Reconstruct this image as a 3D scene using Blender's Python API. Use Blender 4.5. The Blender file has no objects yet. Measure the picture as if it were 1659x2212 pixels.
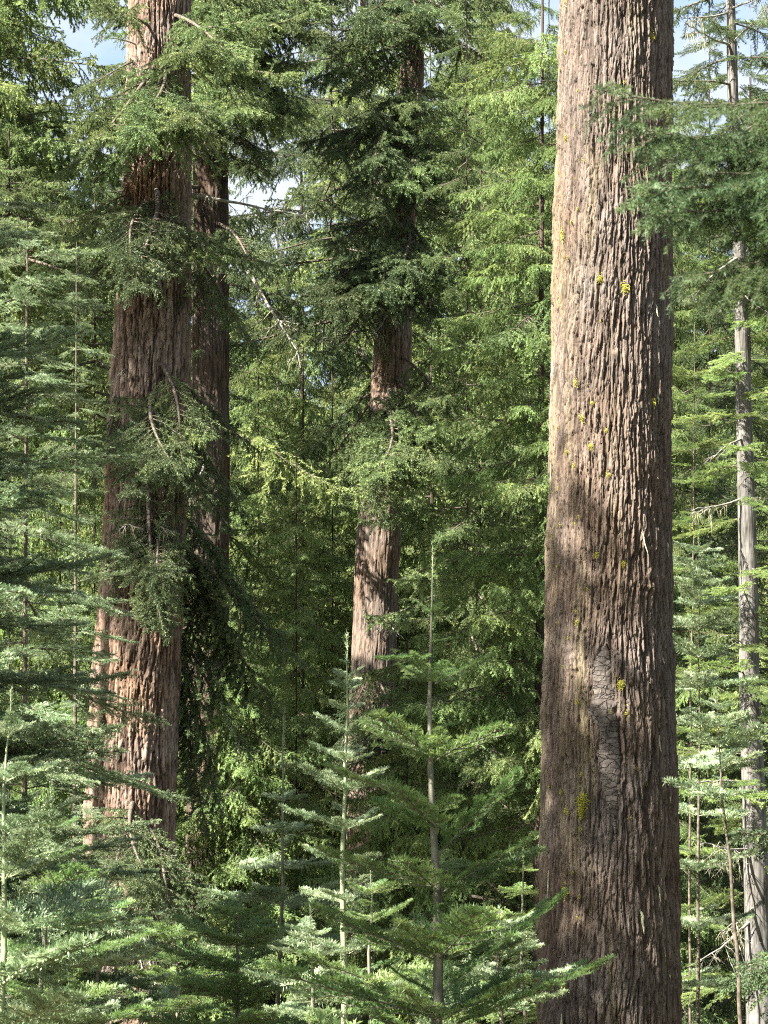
import bpy, math, random
import numpy as np
from mathutils import Vector, Matrix, Quaternion

R = math.radians
PI = math.pi
scene = bpy.context.scene
COL = scene.collection

# ------------------------------------------------------------------ camera
VFOV = R(26.0)
PITCH = R(9.0)
CAMZ = 1.6
IW, IH = 1659.0, 2212.0
FPX = IH / 2 / math.tan(VFOV / 2)


def at(px, py, depth):
    """World point seen at pixel (px, py) of the photograph, at y = depth."""
    a = (px - IW / 2) / FPX
    b = (IH / 2 - py) / FPX
    fy = math.cos(PITCH) - b * math.sin(PITCH)
    fz = math.sin(PITCH) + b * math.cos(PITCH)
    t = depth / fy
    return Vector((a * t, depth, CAMZ + fz * t))


def psize(npx, depth):
    return npx / FPX * depth / math.cos(PITCH)


cam_d = bpy.data.cameras.new('camera')
cam = bpy.data.objects.new('camera', cam_d)
COL.objects.link(cam)
cam.location = (0, 0, CAMZ)
cam.rotation_euler = (PI / 2 + PITCH, 0, 0)
cam_d.sensor_fit = 'VERTICAL'
cam_d.sensor_height = 36.0
cam_d.lens = 18.0 / math.tan(VFOV / 2)
cam_d.clip_start = 0.05
cam_d.clip_end = 3000
cam_d.dof.use_dof = True
cam_d.dof.focus_distance = 24.0
cam_d.dof.aperture_fstop = 11.0
scene.camera = cam

# ------------------------------------------------------------------ light
SUN_AZ = (-0.81, -0.588)
SUN_EL = R(44)
sd = Vector((SUN_AZ[0], SUN_AZ[1], 0)).normalized() * math.cos(SUN_EL)
sd.z = math.sin(SUN_EL)
sun_d = bpy.data.lights.new('sun', 'SUN')
sun_d.energy = 5.0
sun_d.angle = R(0.55)
sun_d.color = (1.0, 0.95, 0.87)
sun = bpy.data.objects.new('sun', sun_d)
COL.objects.link(sun)
sun.location = (-10, -10, 30)
sun.rotation_euler = (-sd).to_track_quat('-Z', 'Y').to_euler()

world = bpy.data.worlds.new('World')
scene.world = world
world.use_nodes = True
nt = world.node_tree
nt.nodes.clear()
wo = nt.nodes.new('ShaderNodeOutputWorld')
bg = nt.nodes.new('ShaderNodeBackground')
sky = nt.nodes.new('ShaderNodeTexSky')
sky.sky_type = 'NISHITA'
sky.sun_disc = False
sky.sun_elevation = SUN_EL
sky.sun_rotation = math.atan2(SUN_AZ[0], SUN_AZ[1]) % (2 * PI)
sky.air_density = 1.0
sky.dust_density = 2.0
sky.ozone_density = 1.0
tc = nt.nodes.new('ShaderNodeTexCoord')
mp = nt.nodes.new('ShaderNodeMapping')
mp.inputs['Scale'].default_value = (1.0, 1.0, 2.2)
nz = nt.nodes.new('ShaderNodeTexNoise')
nz.inputs['Scale'].default_value = 5.0
nz.inputs['Detail'].default_value = 7.0
nz.inputs['Roughness'].default_value = 0.6
cr = nt.nodes.new('ShaderNodeValToRGB')
cr.color_ramp.elements[0].position = 0.40
cr.color_ramp.elements[0].color = (0, 0, 0, 1)
cr.color_ramp.elements[1].position = 0.62
cr.color_ramp.elements[1].color = (1, 1, 1, 1)
mx = nt.nodes.new('ShaderNodeMix')
mx.data_type = 'RGBA'
mx.inputs['B'].default_value = (2.8, 3.0, 3.3, 1)
nt.links.new(tc.outputs['Generated'], mp.inputs['Vector'])
nt.links.new(mp.outputs['Vector'], nz.inputs['Vector'])
nt.links.new(nz.outputs['Fac'], cr.inputs['Fac'])
nt.links.new(cr.outputs['Color'], mx.inputs['Factor'])
nt.links.new(sky.outputs['Color'], mx.inputs['A'])
nt.links.new(mx.outputs['Result'], bg.inputs['Color'])
nt.links.new(bg.outputs['Background'], wo.inputs['Surface'])
bg.inputs['Strength'].default_value = 0.05

scene.view_settings.view_transform = 'Standard'
scene.view_settings.look = 'None'
scene.view_settings.exposure = 2.8
scene.view_settings.gamma = 1.0
scene.cycles.max_bounces = 7
scene.cycles.diffuse_bounces = 4
scene.cycles.glossy_bounces = 2
scene.cycles.transmission_bounces = 4
scene.cycles.use_denoising = False
scene.cycles.pixel_filter_type = 'BLACKMAN_HARRIS'
scene.cycles.filter_width = 1.1
scene.cycles.sample_clamp_indirect = 6.0


# ------------------------------------------------------------------ helpers
def link(o, parent=None):
    COL.objects.link(o)
    if parent is not None:
        o.parent = parent
    return o


def mesh_np(name, V, F, mats, mat_idx=None, attrs=None, smooth=False):
    """V (n,3); F list of (m,k) int arrays (k = 3 or 4); mat_idx matching list of arrays or ints."""
    me = bpy.data.meshes.new(name)
    V = np.asarray(V, dtype=np.float32)
    me.vertices.add(len(V))
    me.vertices.foreach_set('co', V.ravel())
    nl = sum(f.size for f in F)
    nf = sum(len(f) for f in F)
    me.loops.add(nl)
    me.loops.foreach_set('vertex_index', np.concatenate([f.ravel() for f in F]).astype(np.int32))
    me.polygons.add(nf)
    tot = np.concatenate([np.full(len(f), f.shape[1], np.int32) for f in F])
    st = np.concatenate([[0], np.cumsum(tot)[:-1]]).astype(np.int32)
    me.polygons.foreach_set('loop_start', st)
    for m in mats:
        me.materials.append(m)
    if mat_idx is not None:
        mi = np.concatenate([np.full(len(f), m, np.int32) if np.isscalar(m) else np.asarray(m, np.int32)
                             for f, m in zip(F, mat_idx)])
        me.polygons.foreach_set('material_index', mi)
    if smooth:
        me.polygons.foreach_set('use_smooth', np.ones(nf, dtype=bool))
    for k, a in (attrs or {}).items():
        at_ = me.attributes.new(k, 'FLOAT', 'POINT')
        at_.data.foreach_set('value', np.asarray(a, np.float32))
    me.update(calc_edges=True)
    return me


class Acc:
    """Collects tubes and leaves into one mesh with two material slots (wood, needle)."""

    def __init__(self):
        self.V, self.F, self.M, self.A, self.n = [], [], [], [], 0

    def add(self, v, f, m, a):
        self.V.append(v)
        self.F.append(f + self.n)
        self.M.append(m)
        self.A.append(np.broadcast_to(np.asarray(a, np.float32), (len(v),)))
        self.n += len(v)

    def tube(self, pts, r0, r1, sides=5, m=0, a=0.5, cap=True):
        pts = np.asarray(pts, float)
        n = len(pts)
        d = np.gradient(pts, axis=0)
        d /= np.linalg.norm(d, axis=1)[:, None] + 1e-9
        ref = np.where(np.abs(d[:, 2:3]) > 0.9, np.array([[1.0, 0, 0]]), np.array([[0, 0, 1.0]]))
        u = np.cross(d, ref)
        u /= np.linalg.norm(u, axis=1)[:, None] + 1e-9
        w = np.cross(u, d)
        rad = np.linspace(r0, r1, n) if np.isscalar(r0) and np.isscalar(r1) else np.asarray(r0)
        ang = np.arange(sides) * 2 * PI / sides
        ring = pts[:, None, :] + rad[:, None, None] * (np.cos(ang)[None, :, None] * u[:, None, :] + np.sin(ang)[None, :, None] * w[:, None, :])
        v = ring.reshape(-1, 3)
        i = np.arange(n - 1)[:, None] * sides
        j = np.arange(sides)[None, :]
        j2 = (j + 1) % sides
        f = np.stack([i + j, i + j2, i + sides + j2, i + sides + j], -1).reshape(-1, 4)
        self.add(v, f, m, a)

    def build(self, name, mats, smooth=False):
        F4 = [f for f in self.F]
        return mesh_np(name, np.concatenate(self.V), F4, mats, self.M, {'age': np.concatenate(self.A)}, smooth)


def needles(acc, P0, P1, rng, per_m, nl, nw, alpha=62, flat=0.0, m=1, age=None, tri=False):
    """Needles along shoots P0->P1. flat 0: bottle brush, 1: two-ranked and swept upward."""
    P0 = np.asarray(P0, float)
    P1 = np.asarray(P1, float)
    D = P1 - P0
    Ls = np.linalg.norm(D, axis=1) + 1e-9
    D = D / Ls[:, None]
    up = np.array([0, 0, 1.0])
    ref = np.where(np.abs(D[:, 2:3]) > 0.93, np.array([[1.0, 0.0, 0.0]]), up[None, :])
    U = np.cross(D, ref)
    U /= np.linalg.norm(U, axis=1)[:, None]
    W = np.cross(U, D)
    cnt = np.maximum(3, np.round(Ls * per_m)).astype(int)
    idx = np.repeat(np.arange(len(Ls)), cnt)
    n = len(idx)
    start = np.repeat(np.cumsum(cnt) - cnt, cnt)
    t = (np.arange(n) - start + rng.random(n)) / cnt[idx]
    d, u, w = D[idx], U[idx], W[idx]
    p = P0[idx] + d * (Ls[idx] * t)[:, None]
    if flat > 0:
        side = np.where(rng.random(n) < 0.5, 0.0, PI)
        lift = np.abs(rng.normal(0, 0.55, n)) + 0.12
        phi = np.where(side == 0, lift, PI - lift)
        rnd = rng.random(n) > flat
        phi = np.where(rnd, rng.random(n) * 2 * PI, phi)
    else:
        phi = rng.random(n) * 2 * PI
    al = np.radians(alpha + rng.normal(0, 9, n)) * np.where(t > 0.93, 0.45, 1.0)
    rad = u * np.cos(phi)[:, None] + w * np.sin(phi)[:, None]
    dr = d * np.cos(al)[:, None] + rad * np.sin(al)[:, None]
    L = nl * (0.75 + 0.5 * rng.random(n)) * (1 - 0.35 * np.clip(t - 0.7, 0, 1) / 0.3)
    if flat > 0:
        wd = np.cross(dr, w + 0.5 * rng.normal(0, 0.5, (n, 3)))
    else:
        wd = np.cross(dr, d + 0.5 * rng.normal(0, 0.6, (n, 3)))
    wd /= np.linalg.norm(wd, axis=1)[:, None] + 1e-9
    tip = p + dr * L[:, None]
    if age is None:
        age = rng.random(len(Ls))
    ag = np.clip(np.asarray(age)[idx] + rng.normal(0, 0.06, n), 0, 1)
    hw = (nw * (0.8 + 0.4 * rng.random(n)))[:, None] * 0.5
    if tri:
        v = np.stack([p - wd * hw, p + wd * hw, tip], 1).reshape(-1, 3)
        f = np.arange(n * 3).reshape(-1, 3)
        acc.add(v, f, m, np.repeat(ag, 3))
    else:
        mid = p + dr * (L * 0.55)[:, None]
        v = np.stack([p, mid + wd * hw, tip, mid - wd * hw], 1).reshape(-1, 3)
        f = np.arange(n * 4).reshape(-1, 4)
        acc.add(v, f, m, np.repeat(ag, 4))


# ------------------------------------------------------------------ noise
def _hash(ix, iy, seed):
    h = (ix.astype(np.uint32) * np.uint32(374761393) + iy.astype(np.uint32) * np.uint32(668265263) + np.uint32(seed * 974711 % 4294967295))
    h = (h ^ (h >> np.uint32(13))) * np.uint32(1274126177)
    h = h ^ (h >> np.uint32(16))
    return h


def perlin(x, y, seed=1, per=None):
    x = np.asarray(x, np.float64)
    y = np.asarray(y, np.float64)
    x0 = np.floor(x).astype(np.int64)
    y0 = np.floor(y).astype(np.int64)
    fx, fy = x - x0, y - y0
    u = fx * fx * fx * (fx * (fx * 6 - 15) + 10)
    v = fy * fy * fy * (fy * (fy * 6 - 15) + 10)

    def g(ix, iy, dx, dy):
        if per:
            ix = ix % per
        a = _hash(ix & 0xFFFF, iy & 0xFFFF, seed).astype(np.float64) * (2 * PI / 4294967296.0)
        return np.cos(a) * dx + np.sin(a) * dy
    n00 = g(x0, y0, fx, fy)
    n10 = g(x0 + 1, y0, fx - 1, fy)
    n01 = g(x0, y0 + 1, fx, fy - 1)
    n11 = g(x0 + 1, y0 + 1, fx - 1, fy - 1)
    a = n00 + u * (n10 - n00)
    b = n01 + u * (n11 - n01)
    return (a + v * (b - a)) * 1.45


def voro(u, z, n, k, seed):
    """Bark plates: cells n round the trunk and k per metre. Returns edge distance, a random height per plate and the offset within the plate."""
    x, y = u * n, z * k
    y = y + 0.5 * (np.floor(x).astype(np.int64) % 2)
    ix, iy = np.floor(x).astype(np.int64), np.floor(y).astype(np.int64)
    f1 = np.full(x.shape, 9.0)
    f2 = np.full(x.shape, 9.0)
    idh = np.zeros(x.shape)
    ox = np.zeros(x.shape)
    oy = np.zeros(x.shape)
    for di in (-1, 0, 1):
        for dj in (-1, 0, 1):
            cx, cy = ix + di, iy + dj
            h1 = _hash(cx % n & 0xFFFF, cy & 0xFFFF, seed).astype(np.float64) / 4294967296.0
            h2 = _hash(cx % n & 0xFFFF, cy & 0xFFFF, seed + 51).astype(np.float64) / 4294967296.0
            px_, py_ = cx + 0.15 + 0.7 * h1, cy + 0.1 + 0.8 * h2
            dx, dy = x - px_, y - py_
            d = np.abs(dx) * 1.0 + np.abs(dy) * 0.75
            near = d < f1
            f2 = np.where(near, f1, np.minimum(f2, d))
            idh = np.where(near, (h1 * 7.77 + h2 * 3.33) % 1.0, idh)
            ox = np.where(near, dx, ox)
            oy = np.where(near, dy, oy)
            f1 = np.where(near, d, f1)
    return f2 - f1, idh, ox, np.clip(oy, -1, 1)


def sstep(a, b, x):
    t = np.clip((x - a) / (b - a), 0, 1)
    return t * t * (3 - 2 * t)


# ------------------------------------------------------------------ materials
def new_mat(name):
    m = bpy.data.materials.new(name)
    m.use_nodes = True
    n = m.node_tree
    n.nodes.clear()
    return m, n.nodes, n.links


def ramp(nodes, stops):
    c = nodes.new('ShaderNodeValToRGB')
    e = c.color_ramp.elements
    e[0].position, e[0].color = stops[0][0], (*stops[0][1], 1)
    e[1].position, e[1].color = stops[-1][0], (*stops[-1][1], 1)
    for p, col in stops[1:-1]:
        k = e.new(p)
        k.color = (*col, 1)
    return c


def needle_mat(name, old, mid, young, trans=0.3, rough=0.55, spec=0.22, var=0.25, tcol=None):
    m, N, L = new_mat(name)
    out = N.new('ShaderNodeOutputMaterial')
    a = N.new('ShaderNodeAttribute')
    a.attribute_name = 'age'
    oi = N.new('ShaderNodeObjectInfo')
    cr_ = ramp(N, [(0.0, old), (0.55, mid), (1.0, young)])
    L.new(a.outputs['Fac'], cr_.inputs['Fac'])
    hs = N.new('ShaderNodeHueSaturation')
    mr = N.new('ShaderNodeMapRange')
    mr.inputs['To Min'].default_value = 1 - var
    mr.inputs['To Max'].default_value = 1 + var
    L.new(oi.outputs['Random'], mr.inputs['Value'])
    L.new(mr.outputs['Result'], hs.inputs['Value'])
    mr2 = N.new('ShaderNodeMapRange')
    mr2.inputs['To Min'].default_value = 0.485
    mr2.inputs['To Max'].default_value = 0.515
    mul = N.new('ShaderNodeMath')
    mul.operation = 'FRACT'
    m7 = N.new('ShaderNodeMath')
    m7.operation = 'MULTIPLY'
    m7.inputs[1].default_value = 7.31
    L.new(oi.outputs['Random'], m7.inputs[0])
    L.new(m7.outputs[0], mul.inputs[0])
    L.new(mul.outputs[0], mr2.inputs['Value'])
    L.new(mr2.outputs['Result'], hs.inputs['Hue'])
    L.new(cr_.outputs['Color'], hs.inputs['Color'])
    b = N.new('ShaderNodeBsdfPrincipled')
    b.inputs['Roughness'].default_value = rough
    b.inputs['Specular IOR Level'].default_value = spec
    L.new(hs.outputs['Color'], b.inputs['Base Color'])
    tr = N.new('ShaderNodeBsdfTranslucent')
    hs2 = N.new('ShaderNodeHueSaturation')
    hs2.inputs['Hue'].default_value = 0.485
    hs2.inputs['Saturation'].default_value = 1.1
    hs2.inputs['Value'].default_value = 1.5
    L.new(hs.outputs['Color'], hs2.inputs['Color'])
    L.new(hs2.outputs['Color'], tr.inputs['Color'])
    ms = N.new('ShaderNodeMixShader')
    ms.inputs[0].default_value = trans
    L.new(b.outputs[0], ms.inputs[1])
    L.new(tr.outputs[0], ms.inputs[2])
    L.new(ms.outputs[0], out.inputs['Surface'])
    return m


def bark_mat(name, inner, mid, outer, stretch=7.0, scale=14.0, bump=0.6, dist=0.02, lichen=None, lich_amt=0.6, grain=(0.55, 1.42)):
    m, N, L = new_mat(name)
    out = N.new('ShaderNodeOutputMaterial')
    b = N.new('ShaderNodeBsdfPrincipled')
    b.inputs['Roughness'].default_value = 0.9
    b.inputs['Specular IOR Level'].default_value = 0.12
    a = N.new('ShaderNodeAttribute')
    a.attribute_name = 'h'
    tc_ = N.new('ShaderNodeTexCoord')
    mp_ = N.new('ShaderNodeMapping')
    mp_.inputs['Scale'].default_value = (1, 1, 1 / stretch)
    L.new(tc_.outputs['Object'], mp_.inputs['Vector'])
    n1 = N.new('ShaderNodeTexNoise')
    n1.inputs['Scale'].default_value = scale
    n1.inputs['Detail'].default_value = 8
    n1.inputs['Roughness'].default_value = 0.65
    n1.inputs['Distortion'].default_value = 0.4
    L.new(mp_.outputs[0], n1.inputs['Vector'])
    n2 = N.new('ShaderNodeTexNoise')
    n2.inputs['Scale'].default_value = scale * 2.6
    n2.inputs['Detail'].default_value = 6
    n2.inputs['Roughness'].default_value = 0.7
    L.new(mp_.outputs[0], n2.inputs['Vector'])
    n3 = N.new('ShaderNodeTexNoise')
    n3.inputs['Scale'].default_value = 1.1
    n3.inputs['Detail'].default_value = 4
    L.new(tc_.outputs['Object'], n3.inputs['Vector'])
    # height plus noise sets the bark tone, darkest in the furrows
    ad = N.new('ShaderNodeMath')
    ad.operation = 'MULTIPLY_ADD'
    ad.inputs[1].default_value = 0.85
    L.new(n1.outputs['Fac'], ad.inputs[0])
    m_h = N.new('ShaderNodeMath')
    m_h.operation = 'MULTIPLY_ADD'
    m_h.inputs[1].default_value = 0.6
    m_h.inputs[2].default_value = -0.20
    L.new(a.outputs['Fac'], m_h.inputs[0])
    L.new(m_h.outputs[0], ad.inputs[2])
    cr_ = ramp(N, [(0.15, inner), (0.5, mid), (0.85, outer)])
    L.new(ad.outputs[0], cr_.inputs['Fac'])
    # fine grain
    mg = N.new('ShaderNodeMapRange')
    mg.inputs['From Min'].default_value = 0.3
    mg.inputs['From Max'].default_value = 0.7
    mg.inputs['To Min'].default_value = grain[0]
    mg.inputs['To Max'].default_value = grain[1]
    L.new(n2.outputs['Fac'], mg.inputs['Value'])
    hs = N.new('ShaderNodeHueSaturation')
    L.new(mg.outputs[0], hs.inputs['Value'])
    L.new(cr_.outputs['Color'], hs.inputs['Color'])
    ms = N.new('ShaderNodeMapRange')
    ms.inputs['From Min'].default_value = 0.3
    ms.inputs['From Max'].default_value = 0.7
    ms.inputs['To Min'].default_value = 0.65
    ms.inputs['To Max'].default_value = 1.3
    L.new(n3.outputs['Fac'], ms.inputs['Value'])
    L.new(ms.outputs[0], hs.inputs['Saturation'])
    col = hs.outputs['Color']
    if lichen:
        n4 = N.new('ShaderNodeTexNoise')
        n4.inputs['Scale'].default_value = 6
        n4.inputs['Detail'].default_value = 6
        n4.inputs['Roughness'].default_value = 0.7
        L.new(mp_.outputs[0], n4.inputs['Vector'])
        al = N.new('ShaderNodeAttribute')
        al.attribute_name = 'lich'
        mm = N.new('ShaderNodeMath')
        mm.operation = 'MULTIPLY_ADD'
        mm.inputs[1].default_value = 0.55
        L.new(al.outputs['Fac'], mm.inputs[0])
        L.new(n4.outputs['Fac'], mm.inputs[2])
        c4 = ramp(N, [(0.56, (0, 0, 0)), (0.82, (lich_amt,) * 3)])
        L.new(mm.outputs[0], c4.inputs['Fac'])
        mix = N.new('ShaderNodeMix')
        mix.data_type = 'RGBA'
        L.new(c4.outputs['Color'], mix.inputs['Factor'])
        L.new(col, mix.inputs['A'])
        mix.inputs['B'].default_value = (*lichen, 1)
        col = mix.outputs['Result']
    L.new(col, b.inputs['Base Color'])
    bp = N.new('ShaderNodeBump')
    bp.inputs['Strength'].default_value = bump
    bp.inputs['Distance'].default_value = dist
    sm = N.new('ShaderNodeMath')
    sm.operation = 'MULTIPLY_ADD'
    sm.inputs[1].default_value = 0.35
    L.new(n2.outputs['Fac'], sm.inputs[0])
    L.new(n1.outputs['Fac'], sm.inputs[2])
    L.new(sm.outputs[0], bp.inputs['Height'])
    L.new(bp.outputs[0], b.inputs['Normal'])
    L.new(b.outputs[0], out.inputs['Surface'])
    return m


def plain_mat(name, c1, c2, scale=20.0, rough=0.9, bump=0.3, stretch=1.0):
    m, N, L = new_mat(name)
    out = N.new('ShaderNodeOutputMaterial')
    b = N.new('ShaderNodeBsdfPrincipled')
    b.inputs['Roughness'].default_value = rough
    b.inputs['Specular IOR Level'].default_value = 0.15
    tc_ = N.new('ShaderNodeTexCoord')
    mp_ = N.new('ShaderNodeMapping')
    mp_.inputs['Scale'].default_value = (1, 1, 1 / stretch)
    L.new(tc_.outputs['Object'], mp_.inputs['Vector'])
    n1 = N.new('ShaderNodeTexNoise')
    n1.inputs['Scale'].default_value = scale
    n1.inputs['Detail'].default_value = 7
    L.new(mp_.outputs[0], n1.inputs['Vector'])
    c = ramp(N, [(0.35, c1), (0.65, c2)])
    L.new(n1.outputs['Fac'], c.inputs['Fac'])
    L.new(c.outputs['Color'], b.inputs['Base Color'])
    bp = N.new('ShaderNodeBump')
    bp.inputs['Strength'].default_value = bump
    bp.inputs['Distance'].default_value = 0.02
    L.new(n1.outputs['Fac'], bp.inputs['Height'])
    L.new(bp.outputs[0], b.inputs['Normal'])
    L.new(b.outputs[0], out.inputs['Surface'])
    return m


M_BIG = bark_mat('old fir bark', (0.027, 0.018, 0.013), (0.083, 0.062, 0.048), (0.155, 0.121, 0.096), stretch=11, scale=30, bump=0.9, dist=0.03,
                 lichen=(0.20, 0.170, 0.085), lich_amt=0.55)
M_RED = bark_mat('reddish fir bark', (0.022, 0.014, 0.010), (0.055, 0.037, 0.027), (0.215, 0.156, 0.118), stretch=9, scale=20, bump=0.9, dist=0.03)  # inner and mid tones lowered in place of the shade on this trunk
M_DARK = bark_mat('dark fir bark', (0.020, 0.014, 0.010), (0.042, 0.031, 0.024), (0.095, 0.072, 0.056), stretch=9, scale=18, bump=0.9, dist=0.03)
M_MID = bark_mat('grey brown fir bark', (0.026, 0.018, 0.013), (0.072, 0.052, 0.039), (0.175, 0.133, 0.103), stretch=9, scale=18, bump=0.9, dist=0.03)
M_GREY = bark_mat('pale smooth bark', (0.035, 0.032, 0.026), (0.075, 0.07, 0.062), (0.155, 0.147, 0.133), stretch=0.8, scale=4.5, bump=0.4, dist=0.008, grain=(0.85, 1.15))
M_STEM = plain_mat('young stem bark', (0.07, 0.066, 0.045), (0.19, 0.18, 0.135), 30, 0.8, 0.4, 4)
M_STEMG = plain_mat('green stem', (0.14, 0.17, 0.09), (0.26, 0.29, 0.17), 30, 0.7, 0.3, 4)
M_TWIG = plain_mat('branch bark', (0.05, 0.04, 0.03), (0.13, 0.11, 0.085), 25, 0.9, 0.4)
M_DEAD = plain_mat('dead wood', (0.11, 0.10, 0.08), (0.28, 0.265, 0.225), 30, 0.9, 0.4)


def scar_mat():
    m, N, L = new_mat('healed scar wood')
    out = N.new('ShaderNodeOutputMaterial')
    b_ = N.new('ShaderNodeBsdfPrincipled')
    b_.inputs['Roughness'].default_value = 0.8
    b_.inputs['Specular IOR Level'].default_value = 0.2
    t_ = N.new('ShaderNodeTexCoord')
    w_ = N.new('ShaderNodeTexNoise')
    w_.inputs['Scale'].default_value = 6
    w_.inputs['Detail'].default_value = 4
    L.new(t_.outputs['Object'], w_.inputs['Vector'])
    ad_ = N.new('ShaderNodeMix')
    ad_.data_type = 'RGBA'
    ad_.blend_type = 'LINEAR_LIGHT'
    ad_.inputs['Factor'].default_value = 0.035
    L.new(t_.outputs['Object'], ad_.inputs['A'])
    L.new(w_.outputs['Color'], ad_.inputs['B'])
    mp_ = N.new('ShaderNodeMapping')
    mp_.inputs['Scale'].default_value = (10, 10, 24)
    L.new(ad_.outputs['Result'], mp_.inputs['Vector'])
    v_ = N.new('ShaderNodeTexVoronoi')
    v_.feature = 'DISTANCE_TO_EDGE'
    v_.inputs['Scale'].default_value = 1.0
    L.new(mp_.outputs[0], v_.inputs['Vector'])
    c_ = ramp(N, [(0.0, (0.1, 0.1, 0.1)), (0.02, (0.35,) * 3), (0.07, (1, 1, 1))])
    L.new(v_.outputs['Distance'], c_.inputs['Fac'])
    n_ = N.new('ShaderNodeTexNoise')
    n_.inputs['Scale'].default_value = 16
    n_.inputs['Detail'].default_value = 7
    L.new(t_.outputs['Object'], n_.inputs['Vector'])
    k_ = ramp(N, [(0.3, (0.060, 0.049, 0.041)), (0.52, (0.105, 0.089, 0.076)), (0.7, (0.165, 0.143, 0.122))])
    L.new(n_.outputs['Fac'], k_.inputs['Fac'])
    x_ = N.new('ShaderNodeMix')
    x_.data_type = 'RGBA'
    x_.inputs['A'].default_value = (0.030, 0.023, 0.018, 1)
    L.new(c_.outputs['Color'], x_.inputs['Factor'])
    L.new(k_.outputs['Color'], x_.inputs['B'])
    L.new(x_.outputs['Result'], b_.inputs['Base Color'])
    bp_ = N.new('ShaderNodeBump')
    bp_.inputs['Strength'].default_value = 0.8
    bp_.inputs['Distance'].default_value = 0.012
    L.new(c_.outputs['Color'], bp_.inputs['Height'])
    L.new(bp_.outputs[0], b_.inputs['Normal'])
    L.new(b_.outputs[0], out.inputs['Surface'])
    return m


M_SCAR = scar_mat()
M_LICH = plain_mat('yellow lichen', (0.34, 0.32, 0.05), (0.54, 0.51, 0.11), 60, 0.9, 0.3)
M_PALE = plain_mat('pale lichen', (0.24, 0.25, 0.15), (0.40, 0.41, 0.28), 60, 0.9, 0.3)
M_BEARD = plain_mat('beard lichen', (0.20, 0.20, 0.11), (0.36, 0.36, 0.22), 40, 0.9, 0.3)
M_SOIL = plain_mat('forest floor', (0.05, 0.04, 0.022), (0.10, 0.095, 0.045), 3, 0.95, 0.6)

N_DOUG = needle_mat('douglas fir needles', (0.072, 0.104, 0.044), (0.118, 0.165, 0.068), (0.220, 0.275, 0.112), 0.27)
N_DARK = needle_mat('shade toned needles', (0.046, 0.070, 0.034), (0.078, 0.112, 0.050), (0.130, 0.170, 0.070), 0.25)  # darker copy of the fir needles, with shade put into the colour
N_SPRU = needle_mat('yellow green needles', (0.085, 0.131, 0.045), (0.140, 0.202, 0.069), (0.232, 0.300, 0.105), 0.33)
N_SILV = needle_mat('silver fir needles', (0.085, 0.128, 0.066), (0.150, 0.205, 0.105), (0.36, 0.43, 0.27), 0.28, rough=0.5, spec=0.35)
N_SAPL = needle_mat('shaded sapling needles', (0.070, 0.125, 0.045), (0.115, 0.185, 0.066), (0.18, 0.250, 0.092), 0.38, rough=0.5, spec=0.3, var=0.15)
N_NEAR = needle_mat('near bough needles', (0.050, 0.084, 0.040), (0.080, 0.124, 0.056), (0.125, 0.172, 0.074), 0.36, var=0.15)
N_BACK = needle_mat('background needles', (0.091, 0.132, 0.051), (0.150, 0.202, 0.077), (0.243, 0.300, 0.117), 0.32)


# ------------------------------------------------------------------ boughs
def curve(p0, d, n, L, droop, rng, wob=0.0, curl=0.0):
    """Points of a shoot that starts along d and bends down (droop, per metre) and back up at the tip (curl)."""
    s = np.linspace(0, 1, n)
    pts = p0 + np.outer(s * L, d)
    pts[:, 2] -= droop * (s * L) ** 2 * 0.5 * (1 - curl * s)
    if wob:
        w = rng.normal(0, wob, (n, 3)).cumsum(0) * L / n
        pts += w - w[0]
    return pts


ST = {
    # Douglas fir: bushy sprays all round the twigs
    'doug': dict(bare=0.10, sp=0.042, slen=0.31, ang=52, sdroop=1.0, tsp=0.056, tlen=(0.08, 0.19), tdroop=0.7, per=290, nl=0.034, nw=0.0108,
                 alpha=50, flat=0, main=(0.06, 0.20), r=0.030, lift=0.36, hang=0.62),
    'doug_far': dict(bare=0.06, sp=0.046, slen=0.33, ang=54, sdroop=1.0, tsp=0.085, tlen=(0.12, 0.26), tdroop=0.8, per=140, nl=0.050, nw=0.0215,
                     alpha=46, flat=0, main=(0.05, 0.20), r=0.018, lift=0.42, hang=0.75, tri=True),
    # hemlock like curtains
    'curtain': dict(bare=0.06, sp=0.036, slen=0.34, ang=62, sdroop=2.0, tsp=0.056, tlen=(0.09, 0.22), tdroop=1.4, per=230, nl=0.029, nw=0.0100,
                    alpha=44, flat=0.3, main=(0.02, 0.22), r=0.016, lift=0.32, hang=0.65),
    'curtain_far': dict(bare=0.05, sp=0.042, slen=0.34, ang=62, sdroop=2.0, tsp=0.082, tlen=(0.12, 0.28), tdroop=1.5, per=130, nl=0.048, nw=0.0210,
                        alpha=44, flat=0.2, main=(0.02, 0.22), r=0.016, lift=0.36, hang=0.65, tri=True),
    # silver fir: flat, layered sprays of thick shoots
    'silver': dict(bare=0.06, sp=0.080, slen=0.38, ang=50, sdroop=0.12, tsp=0.088, tlen=(0.08, 0.20), tdroop=0.0, per=420, nl=0.025, nw=0.0068,
                   alpha=60, flat=0.70, main=(0.16, 0.16), r=0.013, lift=0.14, opp=True),
    'sapling': dict(bare=0.08, sp=0.078, slen=0.42, ang=48, sdroop=0.0, tsp=0.088, tlen=(0.05, 0.13), tdroop=0.0, per=560, nl=0.031, nw=0.0050,
                    alpha=64, flat=0.85, main=(0.30, 0.25), r=0.008, lift=0.05, opp=True),
    # the bough nearest the camera: thin, fine needles
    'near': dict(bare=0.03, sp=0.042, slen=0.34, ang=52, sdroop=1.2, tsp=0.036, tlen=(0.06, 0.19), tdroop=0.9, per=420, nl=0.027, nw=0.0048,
                 alpha=58, flat=0, main=(0.03, 0.22), r=0.014, lift=0.2, hang=0.8),
}


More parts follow.
